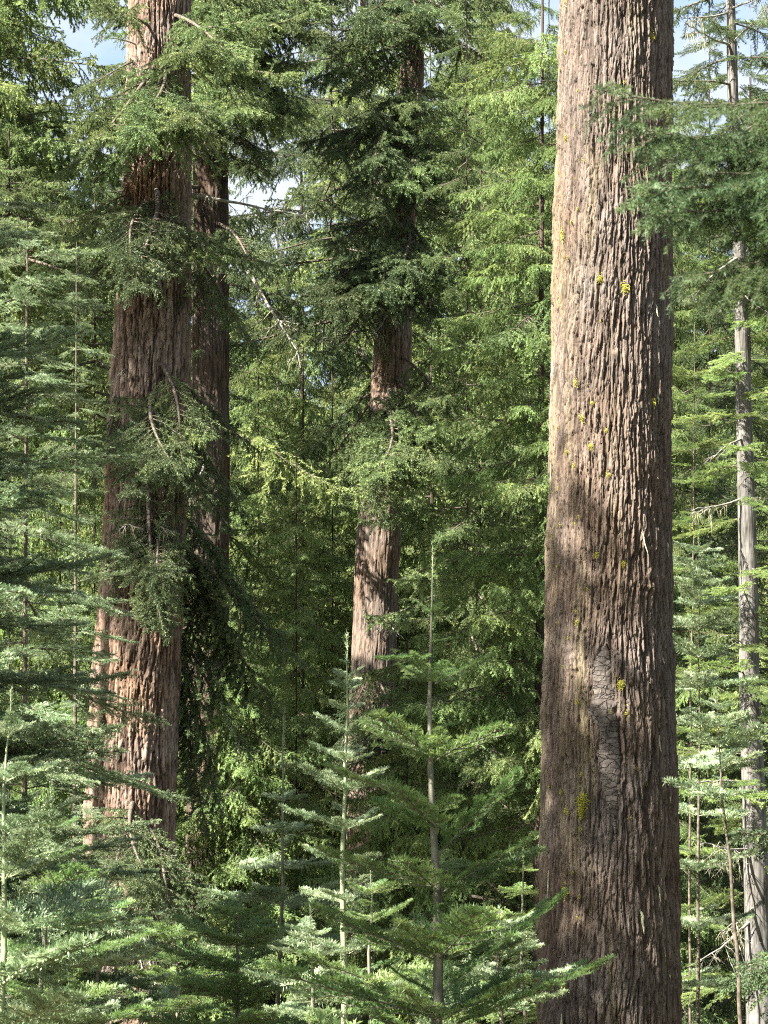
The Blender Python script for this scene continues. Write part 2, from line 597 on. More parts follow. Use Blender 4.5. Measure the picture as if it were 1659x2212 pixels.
def make_bough(name, seed, L, style, nmat, wood=None):
    S = ST[style]
    rng = np.random.default_rng(seed)
    acc = Acc()
    n = 14
    s = np.linspace(0, 1, n)
    rise, drp = S['main']
    rise += rng.normal(0, 0.04)
    drp *= 0.7 + 0.6 * rng.random()
    main = np.zeros((n, 3))
    main[:, 0] = s * L
    main[:, 1] = np.sin(s * PI * (0.8 + rng.random()) + rng.random() * 6) * 0.035 * L
    main[:, 1] -= main[0, 1]
    main[:, 2] = L * (rise * s - drp * s * s + 0.6 * drp * s ** 4)
    r = S['r'] * (L / 2.5 if L > 1.2 else max(0.5, L / 1.2))
    acc.tube(main, r, 0.003, 6)
    P0, P1, AG = [], [], []

    def pm(q):
        i = min(int(q * (n - 1)), n - 2)
        f = q * (n - 1) - i
        return main[i] * (1 - f) + main[i + 1] * f, (main[i + 1] - main[i]) / np.linalg.norm(main[i + 1] - main[i])
    tip_age = np.clip(rng.normal(0.55, 0.15), 0.2, 0.9)
    # foliage on the axis itself
    for i in range(n - 1):
        if s[i] > max(0.35, S['bare']):
            P0.append(main[i])
            P1.append(main[i + 1])
            AG.append(tip_age)
    q = S['bare'] * (0.7 + 0.6 * rng.random())
    b0 = q
    side = 1
    up = np.array([0, 0, 1.0])
    gap = rng.random() * 6
    while q < 0.985:
        base, fwd = pm(q)
        lat = np.cross(up, fwd)
        lat /= np.linalg.norm(lat)
        sides = (1, -1) if S.get('opp') else (side,)
        side = -side
        for sg in sides:
            if not S.get('opp') and math.sin(q * 17 + gap + sg) > 0.86:
                continue
            prof = (1 - q) ** 0.62 * min(1.0, 0.35 + (q - b0) / 0.18)
            if S.get('opp'):
                prof = (1 - q) ** 0.8 * min(1.0, 0.6 + (q - b0) / 0.15)
            sl = S['slen'] * L * prof * (0.65 + 0.6 * rng.random()) + 0.05
            an = R(S['ang'] + rng.normal(0, 8)) * (0.75 + 0.25 * (1 - q))
            d = fwd * math.cos(an) + lat * sg * math.sin(an)
            d = d + up * (S['lift'] * rng.normal(0.2, 1.0)) - up * S.get('hang', 0) * rng.random()
            d /= np.linalg.norm(d)
            ns = max(3, int(sl / 0.10) + 2)
            pts = curve(base, d, ns, sl, S['sdroop'] * (0.6 + 0.8 * rng.random()), rng, 0.10, 0.35)
            acc.tube(pts, max(0.0035, 0.012 * sl), 0.0015, 3)
            a0 = np.clip(rng.normal(0.45, 0.22), 0, 1)
            seg0 = 1 if sl > 0.45 else 0
            for i in range(seg0, ns - 1):
                P0.append(pts[i])
                P1.append(pts[i + 1])
                AG.append(a0)
            # twigs
            cl = np.linspace(0, 1, ns)
            tq = 0.14 if sl > 0.35 else 0.3
            ts = 1
            while tq < 0.97:
                i = min(int(tq * (ns - 1)), ns - 2)
                f = tq * (ns - 1) - i
                tb = pts[i] * (1 - f) + pts[i + 1] * f
                tf = pts[i + 1] - pts[i]
                tf = tf / np.linalg.norm(tf)
                tl_ = np.cross(up, tf)
                tl_ /= np.linalg.norm(tl_) + 1e-9
                for tsg in ((1, -1) if S.get('opp') else (ts,)):
                    tl = (S['tlen'][0] + (S['tlen'][1] - S['tlen'][0]) * rng.random()) * min(1.0, 0.45 + sl) * (1 - 0.45 * tq)
                    ta = R(50 + rng.normal(0, 11))
                    td = tf * math.cos(ta) + tl_ * tsg * math.sin(ta) + up * (rng.normal(0, S['lift'] * 1.6) - S.get('hang', 0) * 0.8 - 0.12 * S['tdroop'])
                    td /= np.linalg.norm(td)
                    e = tb + td * tl
                    e[2] -= S['tdroop'] * tl * tl * 1.2
                    P0.append(tb)
                    P1.append(e)
                    AG.append(np.clip(a0 + rng.normal(0.08, 0.16), 0, 1))
                ts = -ts
                tq += S['tsp'] / max(sl, 0.05) * (0.7 + 0.6 * rng.random())
        q += S['sp'] / L * (0.6 + 0.8 * rng.random()) * (1.0 if not S.get('opp') else 1.0)
    needles(acc, P0, P1, rng, S['per'], S['nl'], S['nw'], S['alpha'], S['flat'], 1, AG, S.get('tri', False))
    return acc.build(name, [wood or M_TWIG, nmat])


def bough_set(name, style, nmat, specs, wood=None):
    return [(make_bough('%s_bough' % name, sd_, L, style, nmat, wood), L) for sd_, L in specs]


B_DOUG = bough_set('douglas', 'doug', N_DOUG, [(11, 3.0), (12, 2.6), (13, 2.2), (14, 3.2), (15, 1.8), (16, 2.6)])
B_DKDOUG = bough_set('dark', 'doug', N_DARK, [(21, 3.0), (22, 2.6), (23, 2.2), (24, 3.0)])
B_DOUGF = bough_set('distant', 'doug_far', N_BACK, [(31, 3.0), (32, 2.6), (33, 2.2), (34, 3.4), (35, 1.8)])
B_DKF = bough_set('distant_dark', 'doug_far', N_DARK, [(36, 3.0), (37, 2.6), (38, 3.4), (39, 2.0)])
B_CURT = bough_set('curtain', 'curtain', N_SPRU, [(41, 2.4), (42, 2.0), (43, 2.8), (44, 1.6)])
B_CURTF = bough_set('distant_curtain', 'curtain_far', N_SPRU, [(45, 2.6), (46, 2.2), (47, 3.0), (48, 1.8)])
B_SILV = bough_set('silver', 'silver', N_SILV, [(51, 1.7), (52, 1.4), (53, 2.0), (54, 1.2), (55, 1.6)])
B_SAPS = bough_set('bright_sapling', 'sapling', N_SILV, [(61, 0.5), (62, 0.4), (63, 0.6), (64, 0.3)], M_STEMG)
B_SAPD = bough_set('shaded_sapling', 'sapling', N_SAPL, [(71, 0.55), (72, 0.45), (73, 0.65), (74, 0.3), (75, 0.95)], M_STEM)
B_FIRY = bough_set('yellow_fir', 'silver', N_SPRU, [(81, 1.3), (82, 1.0), (83, 1.6)])
B_NEAR = bough_set('near', 'near', N_NEAR, [(91, 2.0), (92, 1.6), (93, 1.2)])


def dead_mesh(seed, L, mat, droop=0.3, beard=0.0):
    rng = np.random.default_rng(seed)
    acc = Acc()
    pts = curve(np.zeros(3), np.array([1, 0, 0.05]), 10, L, droop, rng, 0.12, 0.3)
    acc.tube(pts, 0.013 * L + 0.006, 0.004, 6)
    for k in range(int(8 * L)):
        q = 0.2 + 0.78 * rng.random()
        i = min(int(q * 9), 8)
        d = np.array([0.6, rng.normal(0, 0.7), rng.normal(-0.25, 0.35)])
        d /= np.linalg.norm(d)
        sl = L * (0.12 + 0.3 * rng.random()) * (1.1 - q * 0.6)
        sp = curve(pts[i], d, 6, sl, 0.8, rng, 0.2)
        acc.tube(sp, 0.006, 0.0015, 4)
        for j in range(3):
            d2 = d + rng.normal(0, 0.6, 3)
            d2 /= np.linalg.norm(d2)
            acc.tube(curve(sp[2 + j], d2, 4, sl * 0.4, 1.0, rng, 0.25), 0.003, 0.001, 3)
        if beard:
            for j in range(int(beard)):
                b0 = sp[rng.integers(1, 6)]
                hl = 0.05 + 0.16 * rng.random()
                acc.tube(curve(b0, np.array([rng.normal(0, .2), rng.normal(0, .2), -1.0]), 4, hl, 0, rng, 0.2), 0.006, 0.001, 3, 1)
    return acc.build('dead_bough', [mat, M_BEARD])


B_DEAD = [(dead_mesh(s_, L_, M_DEAD, dr, b), L_) for s_, L_, dr, b in ((101, 1.2, 0.3, 0), (102, 1.6, 0.5, 3), (103, 0.9, 0.2, 5), (104, 1.5, -0.1, 2))]


# ------------------------------------------------------------------ trees
def trunk_mesh(axis, z0, z1, rfun, mat, dz, cols, seed, amp=0.03, nfur=9, front=None, kz=1.6, extra=None, zarr=None, flare=0.0, pw=1.4):
    """axis(z)->(x,y) relative to base; columns evenly spread unless front=(lo,hi,nf,nb) packs nf of them into the angles lo..hi."""
    z = np.arange(z0, z1, dz) if zarr is None else zarr
    if front:
        lo, hi, nf, nb = front
        th = np.concatenate([np.linspace(lo, hi, nf, endpoint=False), np.linspace(hi, lo + 2 * PI, nb, endpoint=False)])
    else:
        th = np.linspace(0, 2 * PI, cols, endpoint=False)
    T, Z = np.meshgrid(th, z)
    U = T / (2 * PI)
    # domain warp, periodic around the trunk
    wx = perlin(U * 6, Z * 0.6, seed + 1, 6) * 0.012 + perlin(U * 24, Z * 1.8, seed + 2, 24) * 0.005 + perlin(U * 80, Z * 7, seed + 4, 80) * 0.0022
    wz = perlin(U * 10, Z * 1.1, seed + 3, 10) * 0.12 + perlin(U * 90, Z * 6, seed + 5, 90) * 0.02
    Uw, Zw = U + wx, Z + wz

    def fur(n, k, s, wdt):
        v = np.abs(perlin(Uw * n, Zw * k, s, n))
        return sstep(0.0, wdt, v)
    f1 = fur(nfur * 5, kz * 0.55, seed + 11, 0.30)
    f2 = fur(nfur * 10, kz * 1.1, seed + 17, 0.34)
    e1, id1, dx1, dy1 = voro(Uw, Zw, nfur * 9, kz * 1.5, seed + 12)
    e2, id2, dx2, dy2 = voro(Uw + perlin(U * 60, Z * 5, seed + 8, 60) * 0.003, Zw, nfur * 20, kz * 3.2, seed + 13)
    fib = perlin(Uw * nfur * 32, Zw * kz * 3, seed + 14, nfur * 32)
    c1 = sstep(0.0, 0.16, e1)
    c2 = sstep(0.0, 0.14, e2)
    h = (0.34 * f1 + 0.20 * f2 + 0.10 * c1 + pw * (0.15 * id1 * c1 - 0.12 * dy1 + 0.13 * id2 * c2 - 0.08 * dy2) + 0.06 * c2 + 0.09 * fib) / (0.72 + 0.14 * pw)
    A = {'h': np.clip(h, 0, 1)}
    rad = rfun(Z)
    if flare:
        rad = rad * (1 + flare * np.exp(-(Z - z0) / 0.7))
    lump = (perlin(U * 5, Z * 0.5, seed + 20, 5) * 0.035 + perlin(U * 9, Z * 1.6, seed + 21, 9) * 0.022) * rad
    disp = amp * (h - 0.75)
    if extra:
        disp, A = extra(T, Z, disp, A, rad)
    rr = rad + lump + disp
    ax = np.array([axis(zz) for zz in z])
    X = ax[:, 0][:, None] + rr * np.cos(T)
    Y = ax[:, 1][:, None] + rr * np.sin(T)
    V = np.stack([X, Y, Z], -1).reshape(-1, 3)
    nr, nc = Z.shape
    i = np.arange(nr - 1)[:, None] * nc
    j = np.arange(nc)[None, :]
    j2 = (j + 1) % nc
    F = np.stack([i + j, i + j2, i + nc + j2, i + nc + j], -1).reshape(-1, 4)
    return V, F, {k: v.ravel() for k, v in A.items()}


def thing(name, label, cat, loc, group=None):
    o = bpy.data.objects.new(name, None)
    o.empty_display_size = 0.2
    o.location = loc
    o['label'] = label
    o['category'] = cat
    if group:
        o['group'] = group
    return link(o)


def part(name, me, parent, loc=(0, 0, 0)):
    o = bpy.data.objects.new(name, me)
    o.location = loc
    return link(o, parent)


def place(root, me, base, direction, scale, roll=0.0, name='branch'):
    """A branch copy: base relative to the tree's foot, local +X along direction, local +Z as near up as it can be."""
    d = Vector(direction).normalized()
    up = Vector((0, 0, 1))
    y = up.cross(d)
    if y.length < 1e-4:
        y = Vector((0, 1, 0))
    y.normalize()
    z = d.cross(y)
    m = Matrix((d, y, z)).transposed().to_4x4()
    m = m @ Matrix.Rotation(roll, 4, 'X')
    o = bpy.data.objects.new(name, me)
    o.location = base
    o.rotation_euler = m.to_euler()
    o.scale = (scale, scale, scale)
    return link(o, root)


def pick(bset, length, rng):
    """One of the three boughs whose own length is nearest."""
    c = sorted(bset, key=lambda q: abs(q[1] - length))[:3]
    return c[rng.randrange(len(c))]


GROUND_SLOPE = -0.03


def ground_z(x, y):
    return -0.15 + GROUND_SLOPE * max(0.0, y - 6) + 0.10 * math.sin(x * 0.5 + y * 0.21) + 0.08 * math.sin(y * 0.43 - x * 0.31)


class Tree:
    """A tree whose trunk passes through the given pixels (px, py) at one depth; widths in photo pixels."""

    def __init__(self, name, label, cat, pts, depth, group=None, top=None):
        self.depth = depth
        w = [(at(px, py, depth), psize(wd, depth) / 2) for px, py, wd in pts]
        w.sort(key=lambda q: q[0].z)
        self.zs = np.array([q[0].z for q in w])
        self.xs = np.array([q[0].x for q in w])
        self.rs = np.array([q[1] for q in w])
        # extend to the ground and upward
        if len(w) > 1:
            sx = (self.xs[-1] - self.xs[0]) / (self.zs[-1] - self.zs[0])
            sr = (self.rs[-1] - self.rs[0]) / (self.zs[-1] - self.zs[0])
        else:
            sx, sr = 0.0, -0.004
        gz = ground_z(self.xs[0], depth)
        zlo = gz - 0.3
        ztop = top if top is not None else self.zs[-1] + 6
        self.zs = np.concatenate([[zlo], self.zs, [ztop]])
        self.xs = np.concatenate([[self.xs[0] + sx * (zlo - self.zs[1])], self.xs, [self.xs[-1] + sx * (ztop - self.zs[-2])]])
        self.rs = np.concatenate([[self.rs[0] * 1.06], self.rs, [max(0.003, self.rs[-1] + min(sr, -0.004) * (ztop - self.zs[-2]))]])
        self.base = Vector((self.xs[0], depth, gz))
        self.gz = gz
        self.ztop = ztop
        self.root = thing(name, label, cat, self.base, group)
        self.n = 0

    def X(self, z):
        return float(np.interp(z, self.zs, self.xs))

    def rad(self, z):
        return np.interp(z, self.zs, self.rs)

    def trunk(self, mat, dz=0.03, cols=80, seed=1, amp=0.03, nfur=9, name='trunk', kz=1.6, flare=0.25, smooth=True, pw=1.4):
        V, F, A = trunk_mesh(lambda zl: (self.X(zl + self.gz) - self.base.x, 0.0), -0.3, self.ztop - self.gz, lambda zl: self.rad(zl + self.gz),
                             mat, dz, cols, seed, amp, nfur, kz=kz, flare=flare, pw=pw)
        me = mesh_np(name, V, [F], [mat], None, A, smooth)
        return part(name, me, self.root)

    def stem(self, mat, sides=8, name='stem', top=None):
        z = np.linspace(self.zs[0], top or self.ztop, 40)
        acc = Acc()
        pts = np.stack([np.array([self.X(a) for a in z]) - self.base.x, np.zeros(40), z - self.gz], 1)
        rng = np.random.default_rng(int(abs(self.base.x * 1000)) + 5)
        w = rng.normal(0, 0.009, (40, 2)).cumsum(0) * 0.45
        pts[:, :2] += w - np.linspace(0, 1, 40)[:, None] * w[-1]
        acc.tube(pts, self.rad(z), 0, sides)
        return part(name, acc.build(name, [mat], True), self.root)

    def branch(self, bset, z, az, pitch, length, rng, roll=0.0, name='branch'):
        me, L = pick(bset, length, rng)
        d = Vector((math.cos(az) * math.cos(pitch), math.sin(az) * math.cos(pitch), math.sin(pitch)))
        r = float(self.rad(z)) * 0.85
        b = Vector((self.X(z) - self.base.x + math.cos(az) * r, math.sin(az) * r, z - self.gz))
        self.n += 1
        return place(self.root, me, b, d, length / L, roll, name)

    def bough_to(self, bset, py0, tip, dtip, rng, roll=0.0, name='branch', idx=None, sag=0.1):
        """A branch from the trunk at picture height py0 to the pixel tip at depth dtip."""
        z = at(0, py0 + (rng.uniform(-75, 60) if name == 'branch' else 0), self.depth).z
        b = Vector((self.X(z), self.depth, z))
        t = at(tip[0], tip[1], dtip)
        d = t - b
        me, L = bset[idx] if idx is not None else pick(bset, d.length, rng)
        az = Vector((d.x, d.y)).normalized()
        b2 = b + Vector((az.x, az.y, 0)) * float(self.rad(z)) * 0.8
        d = t - b2
        d.z += sag * d.length
        self.n += 1
        return place(self.root, me, b2 - self.base, d, d.length / L, roll, name)

    def crown(self, bset, zlo, zhi, n, Llo, Lhi, rng, pitch=(-0.05, -0.3), azr=None, jit=0.3, name='branch', skip=None):
        """n branches between the heights zlo and zhi, length Llo at the bottom to Lhi at the top."""
        k = 0
        az = rng.random() * 6
        for i in range(n):
            f = (i + rng.random()) / n
            z = zlo + (zhi - zlo) * f
            az += 2.399 + rng.uniform(-0.5, 0.5)
            a = az
            if azr:
                a = rng.uniform(*azr)
            L = (Llo + (Lhi - Llo) * f) * rng.uniform(1 - jit, 1 + jit)
            if skip and skip(z, a):
                continue
            self.branch(bset, z, a, rng.uniform(pitch[1], pitch[0]), L, rng, rng.uniform(-0.25, 0.25), name)
            k += 1
        return k


def zpix(py, depth):
    return at(0, py, depth).z

# ================================================================== the scene
rnd = random.Random(7)

# ------------------------------------------------------------------ ground
gx = np.linspace(-220, 220, 111)
gy = np.concatenate([np.linspace(-40, 60, 81), np.linspace(64, 1200, 60)])
GX, GY = np.meshgrid(gx, gy)
GZ = np.vectorize(ground_z)(GX, GY)
V = np.stack([GX, GY, GZ], -1).reshape(-1, 3)
nc = len(gx)
i = np.arange(len(gy) - 1)[:, None] * nc
j = np.arange(nc - 1)[None, :]
F = np.stack([i + j, i + j + 1, i + nc + j + 1, i + nc + j], -1).reshape(-1, 4)
g = part('ground', mesh_np('ground', V, [F], [M_SOIL], None, None, True), None)
g['kind'] = 'structure'

# ------------------------------------------------------------------ the great trunk
D0 = 18.0
hero = Tree('old_fir_tree', 'massive old fir trunk with furrowed grey brown bark and yellow lichen tufts', 'tree',
            [(1332, 0, 245), (1324, 500, 253), (1317, 1000, 260), (1314, 1500, 272), (1316, 2000, 288), (1316, 2212, 294)], D0, top=16)
zb = hero.gz


def scar_line(z):
    zz = [zpix(q, D0) for q in (1802, 1760, 1700, 1640, 1590, 1540, 1480, 1440, 1405)]
    cx = [at(q, 1600, D0).x for q in (1311, 1309, 1303, 1302, 1300, 1291, 1290, 1290, 1296)]
    hw = [psize(q, D0) for q in (3, 9, 19, 24, 20, 28, 24, 20, 5)]
    c = np.interp(z, zz, cx)
    w = np.interp(z, zz, hw, left=0.0, right=0.0)
    return c, w


KNOTS = [(1385, 1280, 26, 'burl'), (1328, 590, 16, 'knot'), (1318, 795, 17, 'knot'), (1228, 985, 15, 'knot'), (1312, 1585, 15, 'hole'), (1228, 1430, 20, 'knot'),
         (1322, 1880, 22, 'knot'), (1235, 1300, 20, 'knot')]


def hero_extra(T, Zl, disp, A, rad):
    Z = Zl + zb
    ax = np.interp(Z, hero.zs, hero.xs)
    X = ax + rad * np.cos(T)
    front = (np.sin(T) < 0.1)
    # knots and burls
    for px, py, rp, kind in KNOTS:
        c = at(px, py, D0)
        rr_ = psize(rp, D0)
        dd = np.sqrt(((X - c.x) / rr_) ** 2 + ((Z - c.z) / (rr_ * 1.15)) ** 2)
        k = np.where(front, np.exp(-dd ** 2 * 1.1), 0)
        ring = perlin(X * 22, Z * 26, 77) * 1.1 + 0.4 * np.sin(dd * 6 + perlin(X * 14, Z * 14, 78) * 4)
        if kind == 'hole':
            disp = disp - 0.05 * k
        elif kind == 'burl':
            disp = disp + k * (0.035 + 0.018 * ring)
        else:
            disp = disp * (1 - 0.5 * k) + k * (0.010 + 0.009 * ring)
    c, w = scar_line(Z)
    e = (X - c) / np.maximum(w, 1e-4)
    wob = perlin(X * 9, Z * 6, 91) * 0.30 + perlin(X * 26, Z * 17, 90) * 0.22
    ae = np.abs(e) + wob
    inside = np.where(front & (w > 0.004), 1 - sstep(0.80, 1.0, ae), 0)
    lip = np.where(front & (w > 0.004), np.exp(-((ae - 1.35) / 0.22) ** 2), 0)
    groove = np.where(front & (w > 0.004), np.exp(-((ae - 1.02) / 0.10) ** 2), 0)
    ph = Z * 17 + perlin(X * 7, Z * 5, 93) * 0.9
    band = np.floor(ph)
    hb = _hash(band.astype(np.int64) & 0xFFFF, band.astype(np.int64) * 0, 92).astype(np.float64) / 4294967296.0
    fr = np.abs(ph - band - 0.5)
    brk = sstep(-0.25, 0.15, perlin(X * 12 + band * 3.7, Z * 0.5, 96))
    cv = np.abs(((X * 11 + hb * 5.3 + perlin(X * 9, Z * 12, 97) * 0.25) % 1.0) - 0.5)
    crack = np.maximum(sstep(0.36, 0.47, fr) * brk, 0.8 * (1 - sstep(0.0, 0.07, cv)) * (hb > 0.35))
    sc = -0.012 + 0.018 * (1 - np.clip(e, -1, 1) ** 2) - 0.007 * crack + 0.004 * perlin(X * 60, Z * 60, 95)
    sc = sc - 0.02 * np.exp(-((Z - zpix(1590, D0)) / 0.05) ** 2) * np.exp(-((e - 0.3) / 0.5) ** 2)
    gz_ = np.clip(0.35 + 0.9 * perlin(X * 2, Z * 2.6, 88), 0.0, 1)
    disp = disp * (1 - inside) + sc * inside + 0.012 * lip * gz_ - (0.025 + 0.05 * (e > 0)) * groove * gz_ * (1 - 0.4 * inside)
    A['scar'] = inside
    # lichen grows on the left flank and in the drip line under the wound
    ang = np.arctan2(np.sin(T), np.cos(T))
    edge = np.exp(-((np.abs(ang) - PI) / 0.55) ** 2)
    mid_z = np.exp(-((Z - zpix(1650, D0)) / 1.6) ** 2)
    col_ = np.exp(-((X - at(1245, 1600, D0).x) / 0.13) ** 2) * mid_z * front
    A['lich'] = np.clip(0.30 * edge + 0.30 * col_, 0, 1)
    return disp, A


_zf = np.concatenate([np.arange(-0.3, 9.3 - zb, 0.0095), np.arange(9.3 - zb, 16 - zb, 0.12)])
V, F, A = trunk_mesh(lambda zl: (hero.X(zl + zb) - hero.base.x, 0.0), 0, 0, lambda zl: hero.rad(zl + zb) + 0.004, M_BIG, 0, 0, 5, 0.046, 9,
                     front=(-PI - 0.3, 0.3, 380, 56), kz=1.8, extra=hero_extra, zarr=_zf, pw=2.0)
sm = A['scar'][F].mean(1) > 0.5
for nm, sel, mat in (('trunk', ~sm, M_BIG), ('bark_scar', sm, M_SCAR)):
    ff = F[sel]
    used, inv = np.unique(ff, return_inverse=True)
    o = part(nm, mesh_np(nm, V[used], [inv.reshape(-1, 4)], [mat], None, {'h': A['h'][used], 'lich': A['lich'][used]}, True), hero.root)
    if nm == 'bark_scar':
        o['label'] = 'grey healed scar with cross cracks in the bark'


def tuft_mesh(seed, n, size, mat):
    r_ = np.random.default_rng(seed)
    acc = Acc()
    for k in range(n):
        d = np.array([r_.normal(0, 0.8), -abs(r_.normal(0, 0.8)) - 0.2, r_.normal(-0.25, 0.7)])
        d /= np.linalg.norm(d)
        b_ = np.array([r_.normal(0, 0.22), 0, r_.normal(0, 0.45)]) * size
        acc.tube(curve(b_, d, 4, size * r_.uniform(0.35, 0.9), 4.0, r_, 0.35), size * 0.055, size * 0.012, 3)
    return acc.build('lichen_tuft', [mat])


def strand_mesh(seed, L, w, mat):
    r_ = np.random.default_rng(seed)
    acc = Acc()
    n = 9
    s = np.linspace(0, 1, n)
    pts = np.stack([r_.normal(0, w * 0.35, n).cumsum() * 0.5, r_.normal(0, w * 0.12, n) - 0.012, -s * L], 1)
    acc.tube(pts, w * np.sin(np.clip(s * 0.92 + 0.08, 0, 1) * PI) * (0.6 + 0.5 * r_.random(n)) * 0.5 + 0.001, 0, 5)
    return acc.build('lichen_strand', [mat])


TUFTS = [tuft_mesh(s_, n_, z_, M_LICH) for s_, n_, z_ in ((1, 110, 0.045), (2, 80, 0.034), (3, 140, 0.05))]
STRANDS = [strand_mesh(s_, l_, w_, M_PALE) for s_, l_, w_ in ((4, 0.16, 0.022), (5, 0.24, 0.022), (6, 0.10, 0.026), (7, 0.30, 0.018))]


def on_hero(me, px, py, name, sc=1.0, proud=0.0):
    q = at(px, py, D0)
    r_ = float(hero.rad(q.z))
    x = q.x - hero.X(q.z)
    x = max(-0.985 * r_, min(0.985 * r_, x))
    a = math.acos(x / r_)
    y = -r_ * math.sin(a)
    # a point nearer the camera shows a little off its axis pixel: correct for the true depth
    q2 = at(px, py, D0 + y)
    o = part(name, me, hero.root, (q2.x - hero.base.x, y - proud, q2.z - zb))
    o.rotation_euler = (0, rnd.uniform(-0.25, 0.25), -(PI / 2 - a))
    o.scale = (sc, sc, sc)
    return o


for px, py, s_ in [(1218, 12, 1.5), (1408, 82, 1.4), (1425, 86, 0.8), (1213, 508, 1.1), (1296, 602, 0.8), (1350, 622, 1.0), (1242, 828, 0.9), (1408, 868, 1.1), (1255, 904, 1.0),
                   (1276, 965, 0.6), (1352, 1540, 1.1), (1256, 1730, 1.5), (1254, 1755, 0.9), (1378, 1600, 0.7), (1394, 1688, 0.7), (1218, 1925, 1.1),
                   (1216, 2130, 0.8), (1360, 1768, 0.5), (1345, 1218, 0.6), (1340, 1480, 0.9), (1372, 1660, 0.6), (1206, 655, 0.7), (1220, 300, 0.6)]:
    on_hero(TUFTS[rnd.randrange(3)], px, py, 'lichen_tuft', s_, 0.013)
for k in range(56):
    on_hero(TUFTS[rnd.randrange(3)], rnd.choice((rnd.uniform(1190, 1260), rnd.uniform(1180, 1430))), rnd.uniform(20, 2180), 'lichen_tuft', rnd.uniform(0.22, 0.55), 0.012)
for px, py, s_ in [(1421, 170, .5), (1434, 690, .5), (1414, 640, .8), (1410, 752, 1), (1418, 828, 1.2), (1423, 905, .8), (1434, 990, 1.2), (1446, 1030, 1.1), (1398, 1105, .8), (1384, 1130, .9),
                   (1418, 1330, .9), (1430, 1410, 1), (1442, 1470, 1), (1418, 1560, 1), (1440, 1640, 1.2), (1432, 1700, .8), (1444, 1800, 1), (1383, 1960, 1.3), (1405, 1990, .9),
                   (1434, 2010, 1.2), (1442, 2080, 1.2), (1420, 1890, .9), (1212, 2190, 1.4), (1182, 1880, .9), (1186, 1000, 1.0), (1440, 1150, .9), (1447, 1290, 1.0), (1428, 560, .6), (1190, 780, 1)]:
    on_hero(STRANDS[rnd.randrange(4)], px, py, 'lichen_strand', s_, 0.012)

# ------------------------------------------------------------------ the leaning twin on the left
t1 = Tree('douglas_fir_tree', 'broad reddish fir trunk leaning right with drooping boughs and patches of sun', 'tree',
          [(348, -60, 132), (338, 400, 150), (326, 800, 168), (312, 1150, 172), (292, 1500, 184), (284, 1700, 189), (277, 1900, 190), (272, 2212, 190)], 28.0, top=17)
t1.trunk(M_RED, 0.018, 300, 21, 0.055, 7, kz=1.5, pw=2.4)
T1T = [  # (base py, tip px, tip py, tip depth, set)
    (60, 210, 10, 26.0, 'b'), 
    (110, 500, 110, 25.8, 'b'), 
    (230, 160, 320, 26.0, 'b'), (235, 230, 350, 25.0, 'b'), (240, 300, 330, 24.8, 'b'), (220, 390, 320, 24.8, 'b'), (200, 450, 260, 25.4, 'b'),
    (250, 120, 390, 26.6, 'b'), (225, 480, 300, 26.0, 'b'), (215, 345, 300, 25.2, 'b'), (260, 200, 300, 26.0, 'b'), (200, 130, 230, 27.0, 'b'),
    (120, 560, 140, 26.0, 'b'), (60, 690, 40, 27.0, 'b'), (140, 680, 180, 26.8, 'b'), 
    (80, 590, 60, 26.6, 'b'), (30, 620, -10, 27.0, 'd'), 
    (470, 190, 600, 26.0, 'd'), (480, 270, 640, 25.4, 'd'), (480, 330, 670, 25.2, 'd'), (460, 150, 540, 26.9, 'b'), (470, 230, 560, 25.8, 'b'), (490, 160, 680, 26.2, 'd'),
    (430, 90, 520, 27.3, 'b'), (400, 120, 460, 27.1, 'b'),
    (560, 570, 790, 27.6, 'd'), (480, 620, 590, 27.0, 'b'), (500, 500, 600, 26.5, 'b'), 
    (860, 220, 1030, 27.4, 'd'), (880, 350, 1070, 25.8, 'd'), (870, 370, 1080, 25.2, 'd'), (860, 310, 1110, 25.8, 'd'), (850, 200, 1110, 27.4, 'd'), (840, 420, 1050, 26.0, 'b'),
    (830, 560, 990, 27.6, 'd'), (880, 550, 1130, 27.4, 'd'), (910, 520, 1180, 27.0, 'd'), (900, 470, 1120, 26.4, 'd'),
    (1090, 240, 1260, 27.4, 'd'), (1100, 370, 1320, 25.8, 'd'), (1110, 380, 1280, 25.6, 'd'), (1090, 330, 1390, 25.8, 'd'), (1080, 210, 1340, 27.4, 'd'), (1120, 360, 1390, 25.8, 'd'),
    (1150, 555, 1330, 28.5, 'd'), (1160, 615, 1420, 28.5, 'd'), (1180, 515, 1450, 28.5, 'd'), (1200, 675, 1500, 28.5, 'd'), (1210, 575, 1540, 28.5, 'd'), (1190, 485, 1400, 28.5, 'd'),
    (1230, 635, 1580, 28.5, 'd'), (1250, 495, 1560, 28.5, 'd'), (1240, 555, 1480, 28.5, 'd'),
    (1380, 485, 1720, 28.5, 'd'), (1400, 515, 1810, 28.5, 'd'), (1350, 545, 1690, 28.5, 'd'), (1440, 465, 1850, 28.5, 'd'),
    (1800, 300, 2000, 25.0, 'd'), (1830, 420, 2040, 25.4, 'd'), (1820, 480, 1990, 26.0, 'd'), (1860, 380, 2120, 26.0, 'd'), (1850, 250, 2080, 25.6, 'd'),
]
for py0, tx, ty, td, k in T1T:
    s_ = B_DOUG if k == 'b' else B_DKDOUG  # lit boughs get the paler needles, shaded ones the darkened copy
    t1.bough_to(s_, py0, (tx + rnd.uniform(-12, 12), ty + rnd.uniform(-12, 12)), td, rnd, rnd.uniform(-0.3, 0.3))
